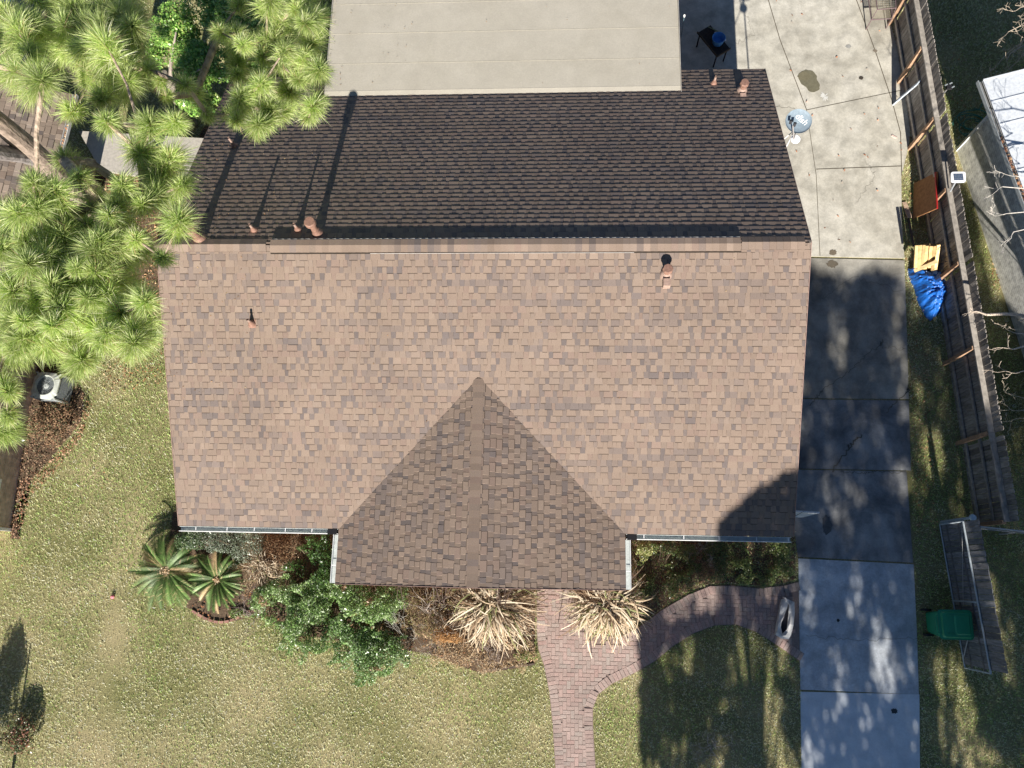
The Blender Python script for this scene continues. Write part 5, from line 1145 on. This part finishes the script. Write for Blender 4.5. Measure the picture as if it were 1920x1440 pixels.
# ------------------------------------------------------------------ pines
def needle_tuft(cen, rad, n, dirn, cols, droop=.22, w=.0042):
    """needles radiating from the end of a twig"""
    d = rng.normal(0, 1, (n, 3)); d /= np.linalg.norm(d, axis=1)[:, None]; d = d+np.array(dirn)*.55+np.array([0, 0, .28]); d /= np.linalg.norm(d, axis=1)[:, None]
    L_ = rad*rng.uniform(.55, 1.12, n)*(1+.22*(d@(lambda q: q/np.linalg.norm(q))(rng.normal(0, 1, 3)))); st = cen-np.array(dirn)*(rng.random(n)**1.6)[:, None]*rad*.75+d*.01+rng.normal(0, .012, (n, 3))
    # a needle: base quad + bent tip
    side = np.cross(d, rng.normal(0, 1, (n, 3))); side /= np.linalg.norm(side, axis=1)[:, None]; side *= w
    mid = st+d*(L_*.55)[:, None]; tip = st+d*L_[:, None]+np.array([0, 0, -1])*(droop*L_*rng.uniform(.3, 1, n))[:, None]
    V = np.stack([st-side*.6, st+side*.6, mid+side, tip, mid-side], 1).reshape(-1, 3)
    i = np.arange(n)*5; F = np.concatenate([np.stack([i, i+1, i+2, i+4], 1)]); F2 = np.stack([i+4, i+2, i+3, i+3], 1)
    col = pickcol(n, cols, NW_ if len(cols) == 7 else None, .15)*(1+rng.normal(0, .10)); return V, F, F2, np.repeat(np.clip(col, .01, .9), 5, axis=0)
NCOL = [(.50, .63, .20), (.61, .73, .26), (.36, .51, .15), (.75, .82, .40), (.84, .87, .52), (.50, .60, .22), (.54, .40, .22)]
NW_ = [.2, .2, .16, .18, .13, .10, .03]
def pine(label, base, trunk_pts, trunk_r, tufts, fill, group='tall long-needled pines on the left', ntuft=880):
    t = thing('pine_tree', label, 'tree', base, group)
    VV, FF, CC, o = [], [], [], 0
    nodes = [(np.array(p, float), r) for p, r in zip(trunk_pts, trunk_r)]
    b = MB(); b.tube(trunk_pts, trunk_r, 14, (.34, .27, .22)); b.build('trunk', M['bark'], t)
    tl = []
    tufts = [q for q in tufts if math.hypot(q[0]-80, q[1]-722) > q[2]+22 or q[2] < 30 and q[0] < 30]; fill = [q for q in fill if math.hypot(q[0]-80, q[1]-722) > q[2]+22]
    for (u, v, rp, z) in tufts:
        c = P(u, v, z); k = np.linalg.norm(P(u+1, v, z)-c); tl.append((c, rp*k*rng.uniform(.82, 1.12), 1.0))
    for (u, v, rp, z) in fill:
        c = P(u, v, z); k = np.linalg.norm(P(u+1, v, z)-c); tl.append((c, rp*k, .55))
    # grow branches: each tuft joins the nearest node already on the tree
    T = [np.array(p, float) for p in trunk_pts[len(trunk_pts)//2:]]; Nn = [dict(p=p, par=-1, cnt=0) for p in T]; rem = sorted(range(len(tl)), key=lambda i: min(np.linalg.norm(tl[i][0]-q) for q in T))
    for i in rem:
        c = tl[i][0]; root = np.array([np.linalg.norm(nd['p']-c)+(.0 if nd['par'] != -1 else .15)+max(0, nd['p'][2]-c[2])*.3 for nd in Nn]); j = int(root.argmin()); pj = Nn[j]['p']
        dist = np.linalg.norm(c-pj); nseg = max(1, int(dist/.7)); prev = j
        for s in range(1, nseg+1):
            f = s/nseg; q = pj*(1-f)+c*f+np.array([0, 0, -.12*dist*math.sin(math.pi*f)*.6])+(rng.normal(0, .05, 3) if s < nseg else 0); Nn.append(dict(p=q, par=prev, cnt=0)); prev = len(Nn)-1
        k = prev
        while k != -1: Nn[k]['cnt'] += 1; k = Nn[k]['par']
        pp = Nn[Nn[prev]['par']]['p']; dv = c-pp; dv /= (np.linalg.norm(dv)+1e-6); dv = dv*.8+np.array([0, 0, .45]); dv /= np.linalg.norm(dv)
        V, F, F2, Cc = needle_tuft(c, tl[i][1]*.98, int(ntuft*(1 if tl[i][2] == 1 else .6)), dv, NCOL if tl[i][2] == 1 else NCOL[:4])
        VV.append(V); FF.append(F+o); FF.append(F2+o); CC.append(Cc); o += len(V)
    b = MB()
    for nd in Nn:
        if nd['par'] == -1: continue
        r_ = .0075*math.sqrt(nd['cnt'])+.003; pr_ = Nn[nd['par']]; r0 = .0075*math.sqrt(max(pr_['cnt'], 1))+.003 if pr_['par'] != -1 else r_*1.15
        r0 = min(r0, r_*1.5); b.tube([pr_['p'], nd['p']], [r0*1.25, r_*1.25], 7, tuple(np.array((.38, .30, .23))*(1+rng.normal(0, .08))), cap=False)
    b.build('limbs', M['bark'], t)
    V = np.concatenate(VV); F = np.concatenate(FF); Cc = np.concatenate(CC)
    # degenerate quads of the tips become triangles
    me_F = [tuple(f) if f[2] != f[3] else tuple(f[:3]) for f in F.tolist()]
    link_mesh('needles', V, me_F, M['needle'], t, Cc)
    return t
def jz(lst, z): return [(u, v, r, z+rng.uniform(-.7, .7)) for u, v, r in lst]
# middle pine: trunk near the house wall leaning over it
midt = [(197, 80, 50), (283, 233, 42), (333, 230, 36), (267, 290, 58), (322, 300, 50), (295, 325, 42), (217, 407, 46), (293, 370, 36), (337, 410, 50), (327, 440, 34), (120, 447, 44), (120, 477, 56), (165, 507, 55), (87, 565, 50), (147, 540, 46), (237, 545, 38), (207, 570, 38),
        (100, 607, 46), (252, 620, 48), (177, 607, 36), (85, 650, 50), (155, 677, 50), (235, 640, 30), (50, 692, 26), (27, 550, 60), (5, 630, 42), (307, 485, 22), (103, 357, 60), (187, 450, 40), (60, 500, 40), (190, 640, 32), (120, 580, 42), (30, 600, 46), (28, 660, 38), (130, 640, 40), (165, 560, 34), (70, 620, 40)]
mbase = P(300, 472, 0); mid_tr = [mbase, mbase+np.array([.15, -.05, 1.3]), mbase+np.array([.35, -.2, 2.6]), mbase+np.array([.85, -.45, 4.0]), mbase+np.array([1.5, -.9, 5.5]), mbase+np.array([2.5, -1.6, 7.3]), mbase+np.array([3.6, -2.2, 8.9])]
fill1 = [(u+rng.uniform(-34, 34), v+rng.uniform(-34, 34), 40, 7.6) for k_ in range(2) for u, v, r in midt if u < 300 and not (120 < u < 290 and 180 < v < 360)]
midt += [(200, 228, 34), (262, 238, 30), (150, 335, 36), (155, 672, 44), (62, 345, 40)]+[(rng.uniform(0, 285), rng.uniform(385, 645), 42*rng.uniform(.65, 1.2)) for _ in range(66)]+[(uu_, vv_, 36) for uu_, vv_ in ((300, 345), (230, 345), (345, 345), (185, 385), (120, 300), (70, 395), (265, 385), (325, 375))]
pine('pine tree nearest the house, its branches hiding the left roof corner', mbase, mid_tr, [.16, .15, .145, .125, .10, .06, .02], jz(midt, 9.7), jz([f[:3] for f in fill1], 8.2))
# left pine
lbase = P(215, 425, 0); l_tr = [lbase, P(160, 376, 1.8), P(102, 322, 3.5), P(48, 272, 5.1), P(-20, 215, 6.7), P(-80, 150, 8.4), P(-60, 110, 9.6)]
lt = [(32, 53, 46), (80, 153, 52), (33, 133, 30), (20, 397, 42), (40, 430, 50), (17, 735, 28), (15, 783, 28), (10, 722, 30), (55, 95, 30), (5, 470, 40)]
lfill = [(u+rng.uniform(-30, 30), v+rng.uniform(-30, 30), 38, 7.6) for k_ in range(2) for u, v, r in lt if v < 110 or v > 360]
lf = pine('leaning pine with thick furrowed trunk crossing the neighbouring roof', lbase, l_tr, [.30, .27, .26, .25, .21, .14, .04], jz(lt, 9.4), jz([f[:3] for f in lfill], 8.4))
b = MB(); q0_ = P(112, 330, 3.2); b.tube([q0_, P(75, 300, 4.2), P(38, 290, 5.0), P(0, 286, 5.8), P(-80, 270, 7.2), P(-130, 240, 8.4)], [.16, .19, .18, .17, .12, .05], 12, (.30, .27, .26)); b.build('second_trunk', M['bark'], lf)
# rear pine, whose long limb reaches the pale roof
EX = lambda n_, u0, u1, v0, v1, r_: [(rng.uniform(u0, u1), rng.uniform(v0, v1), r_*rng.uniform(.85, 1.1)) for _ in range(n_)]
rbase = P(247, 262, 0); r_tr = [rbase, rbase+np.array([.3, -.2, 3.0]), rbase+np.array([1.2, -.7, 6.0]), rbase+np.array([2.9, -1.5, 8.0])]
rt = [(125, 30, 46), (197, 20, 50), (233, 10, 36), (125, 70, 40), (165, 45, 40), (237, 137, 36), (187, 187, 34), (133, 213, 36), (200, 110, 44), (160, 20, 36), (155, 90, 36), (313, 182, 22), (390, 217, 20), (240, 40, 30),
      (587, 37, 42), (537, 67, 36), (587, 80, 38), (600, 133, 38), (543, 173, 38), (530, 213, 36), (587, 200, 38), (483, 233, 30), (443, 227, 28), (500, 10, 34), (493, 157, 34), (530, 123, 32), (460, 180, 32), (413, 60, 26), (350, 160, 26), (300, 150, 26), (560, 150, 34), (505, 205, 30), (570, 105, 32), (560, 5, 36), (445, 140, 26), (280, 130, 24)]
fill3 = [(u+rng.uniform(-22, 22), v+rng.uniform(-22, 22), 28, 7.0) for u, v, r in rt[14:]]+[(u+rng.uniform(-30, 30), v+rng.uniform(-28, 28), 38, 7.0) for k_ in range(3) for u, v, r in rt[:11] if v < 130]
rt += EX(62, 0, 255, -10, 175, 42)+EX(26, 430, 605, 0, 235, 33)
pine('rear pine with long limb reaching over the pale flat roof', rbase, r_tr, [.15, .13, .085, .02], jz(rt, 8.3), jz([f[:3] for f in fill3], 7.4), ntuft=760)

# ------------------------------------------------------------------ bare trees on the east side
def baretree(label, base, trunk, limbs, seed, c=(.58, .54, .48), depth=3):
    r2 = np.random.default_rng(seed); t = thing('bare_tree', label, 'tree', base, 'leafless pale trees beyond the fence'); b = MB(); b.tube(trunk, [.14, .12, .10][:len(trunk)], 10, c); b.build('trunk', M['bark'], t); b = MB()
    for (u, v, z, r) in limbs:
        e = P(u, v, z); s0 = np.array(trunk[-1], float)-np.array([0, 0, r2.uniform(0, .6)]); m = s0*.5+e*.5+np.array([0, 0, .3]); pl = [s0]+[s0*(1-f)**2+m*2*f*(1-f)+e*f*f+r2.normal(0, .06, 3) for f in (.15, .3, .45, .6, .75, .88)]+[e]; b.tube(pl, list(np.linspace(r, r*.42, 8)), 8, c, cap=False)
        dd = (e-m)/np.linalg.norm(e-m)
        for k in range(3): branches(b, e if k == 0 else m*.5+e*.5, dd+r2.normal(0, .3, 3), .32, max(r*.38, .008), depth-1, c, .5, .004, 4, .05, 3, r2)
    b.build('branches', M['twig'], t)
baretree('bare tree whose white twigs hang over the metal roof gutter', (17.0, 1.6, 0), [(17.0, 1.6, 0), (16.6, 2.0, 2.4), (16.2, 2.3, 3.6)], [(1880, 350, 3.8, .022), (1892, 400, 3.9, .026), (1905, 330, 4.2, .02), (1900, 435, 3.8, .022)], 5)
baretree('bare tree with a thick pruned limb reaching the shaded fence', (16.8, -2.0, 0), [(16.8, -2.0, 0), (16.4, -1.6, 1.8), (16.1, -1.2, 2.6)], [(1850, 590, 2.2, .075), (1900, 655, 2.4, .04), (1905, 625, 2.4, .02), (1905, 700, 2.6, .022)], 9, c=(.60, .50, .40))
baretree('bare bush with curling brown twigs beyond the metal roof', (16.5, 9.0, 0), [(16.5, 9.0, 0), (16.2, 8.9, 1.0), (16.0, 8.7, 1.6)], [(1875, 115, 1.9, .02), (1890, 60, 2.2, .02), (1880, 140, 1.6, .02), (1895, 100, 2.2, .02), (1905, 20, 2.0, .02)], 15, c=(.50, .42, .33))
baretree('bare twiggy shrub of curling stems east of the shaded fence', (16.4, -3.6, 0), [(16.4, -3.6, 0), (16.2, -3.4, .8), (16.1, -3.2, 1.2)], [(1900, 770, 1.6, .014), (1895, 740, 1.8, .014), (1908, 785, 1.5, .014)], 21, c=(.55, .47, .36))

# ------------------------------------------------------------------ leafy trees south of the picture whose shade falls on driveway and lawn
def xleft(g):
    return np.interp(g, [-13.5, -7, -6, -3, -.9, .4, 1.0, 1.8], [3.85, 3.85, 4.3, 5.1, 5.35, 6.2, 6.9, 8.2])
LIT = [(1570, 650, 16, 70, .75), (1682, 655, 20, 60, .5), (1625, 800, 34, 50, .45), (1682, 893, 24, 42, .95), (1575, 920, 45, 60, .6), (1604, 1140, 18, 45, .8), (1650, 1240, 22, 70, 1), (1700, 1245, 14, 40, .8), (1577, 1285, 14, 40, .7), (1560, 1350, 16, 50, .5), (1748, 850, 22, 55, .97), (1500, 985, 10, 40, .5), (1583, 990, 12, 35, .5),
       (1440, 1040, 14, 34, .75), (1256, 1120, 20, 50, .7), (1232, 1025, 22, 45, .6), (1390, 1135, 20, 40, .7), (1415, 1225, 26, 45, .95), (1442, 1340, 30, 70, .9), (1330, 1110, 26, 24, .6), (1290, 1225, 14, 40, .85), (1775, 1265, 36, 45, .9), (1862, 1110, 10, 55, .8), (1890, 1230, 12, 60, .5), (1765, 1400, 26, 45, .8), (1650, 1390, 10, 50, .5),
       (1868, 330, 20, 40, 1), (1876, 420, 20, 50, 1), (1886, 490, 20, 40, 1), (1740, 540, 60, 60, .7), (1780, 620, 20, 50, .5)]
LW = []
for u, v, a, e, s in LIT:
    c = P(u, v); k = np.linalg.norm(P(u+1, v)-c); LW.append((c[0], c[1], a*k, e*k, s*(.82 if 1510 < u < 1720 else 1)))
ntry = 210000
X = rng.uniform(3.6, 18.0, ntry); G = rng.uniform(-15.5, 4.6, ntry)
top = np.interp(X, [3.6, 7.6, 9, 11.2, 12.0, 12.25, 12.3, 13.15, 13.35, 13.5, 18], [1.8, 1.8, 1.45, 1.2, .3, .3, 4.4, 4.2, 3.0, .7, .7])+.9*(fbm(X, G*0, 2.3)-.5)  # crown stretched beside the fence, shaped only to darken the strip there
ok = (X > xleft(G)+.5*(fbm(G, X*0, 1.3)-.5)) & (G < top)
cov = np.full(ntry, 1.0)
for cx, cy, a, e, s in LW: q = ((X-cx)/a)**2+((G-cy)/e)**2; cov *= 1-s*np.clip(1.35-q*.75, 0, 1)
nz = fbm(X*1.0, G*.45, 1.7); cov *= np.where((X > 7.6) & (X < 11.4), np.clip((nz-.22)*5.0, .4, 1), np.where((X >= 11.4) & (G > -9), np.clip((nz-.20)*5.0, .45, 1), np.clip((nz-.30)*5.0, .12, 1)))
cov = np.where((X < 7.6) & (G > -4), 1.0, cov)
ok &= rng.random(ntry) < cov
X = X[ok]; G = G[ok]; Z = 5.2+(G+15.5)*.46+rng.normal(0, .55, len(X)); Z = np.clip(Z, 3.2, 14.5); Yy = G-Z/SHK+rng.normal(0, .03, len(X)); XX = X+Z/SHK*0.0+(Z*SD[0]/SD[2])
PT = np.stack([XX, Yy, Z], 1)
for i, (xa, xb, tx, lab) in enumerate(((3.0, 9.2, 6.8, 'tall leafy street tree south of the lawn shading the brick walkway'), (9.2, 13.0, 11.0, 'tall leafy street tree south of the driveway shading the concrete'), (13.0, 19.0, 15.2, 'tall leafy street tree south of the neighbouring yard'))):
    k = (PT[:, 0] >= xa) & (PT[:, 0] < xb); Pn = PT[k]; t = thing('shade_tree', lab, 'tree', (tx, -26.5, 0), 'tall leafy trees along the street')
    V, F, Cc = leafcloud(Pn, .15, pickcol(len(Pn), GB[:4]), 1.0, .62); link_mesh('crown', V, F, M['leaf'], t, Cc)
    b = MB(); top_ = np.array([tx+.2, -25.5, 8.0]); b.tube([(tx, -26.5, 0), (tx+.1, -26.2, 4), top_], [.22, .17, .10], 12, (.25, .2, .16)); b.build('trunk', M['bark'], t)
    b = MB()
    for q in range(26):
        e = Pn[rng.integers(len(Pn))]; s0 = np.array([tx+.1, -26.2, min(e[2]-.5, 7.5)]); b.tube([s0, (s0+e)/2+np.array([0, 0, .4]), e], [.05, .03, .008], 6, (.25, .2, .16), cap=False)
    b.build('limbs', M['bark'], t)
# evergreen column at the lower left whose shade falls on the lawn
q = P(18, 1490, 0)
t = thing('corner_evergreen', 'dark evergreen bush at the bottom left corner of the lawn', 'bush', q)
Pn, d = blob_points((q[0]-.42, q[1]-.05, 1.25), (.55, .5, 1.3), 8000, 20, .34); Pn = Pn[Pn[:, 2] > .03]
V, F, Cc = leafcloud(Pn, .075, pickcol(len(Pn), [(.05, .10, .03), (.08, .14, .05), (.12, .18, .06), (.20, .13, .08)]), .8, .45); link_mesh('foliage', V, F, M['leaf'], t, Cc)
b = MB(); b.tube([q, q+np.array([0, 0, 2.0])], [.05, .02], 8, (.2, .15, .1)); b.build('stem', M['twig'], t)
shrub('corner_shrub', 'low reddish and green shrub beside the evergreen at the bottom left corner', 'shrub', (30, 1385), .3, (34, 46), .3, 2000, .06, [(.10, .13, .05), (.28, .12, .08), (.16, .18, .08)], stems=6)
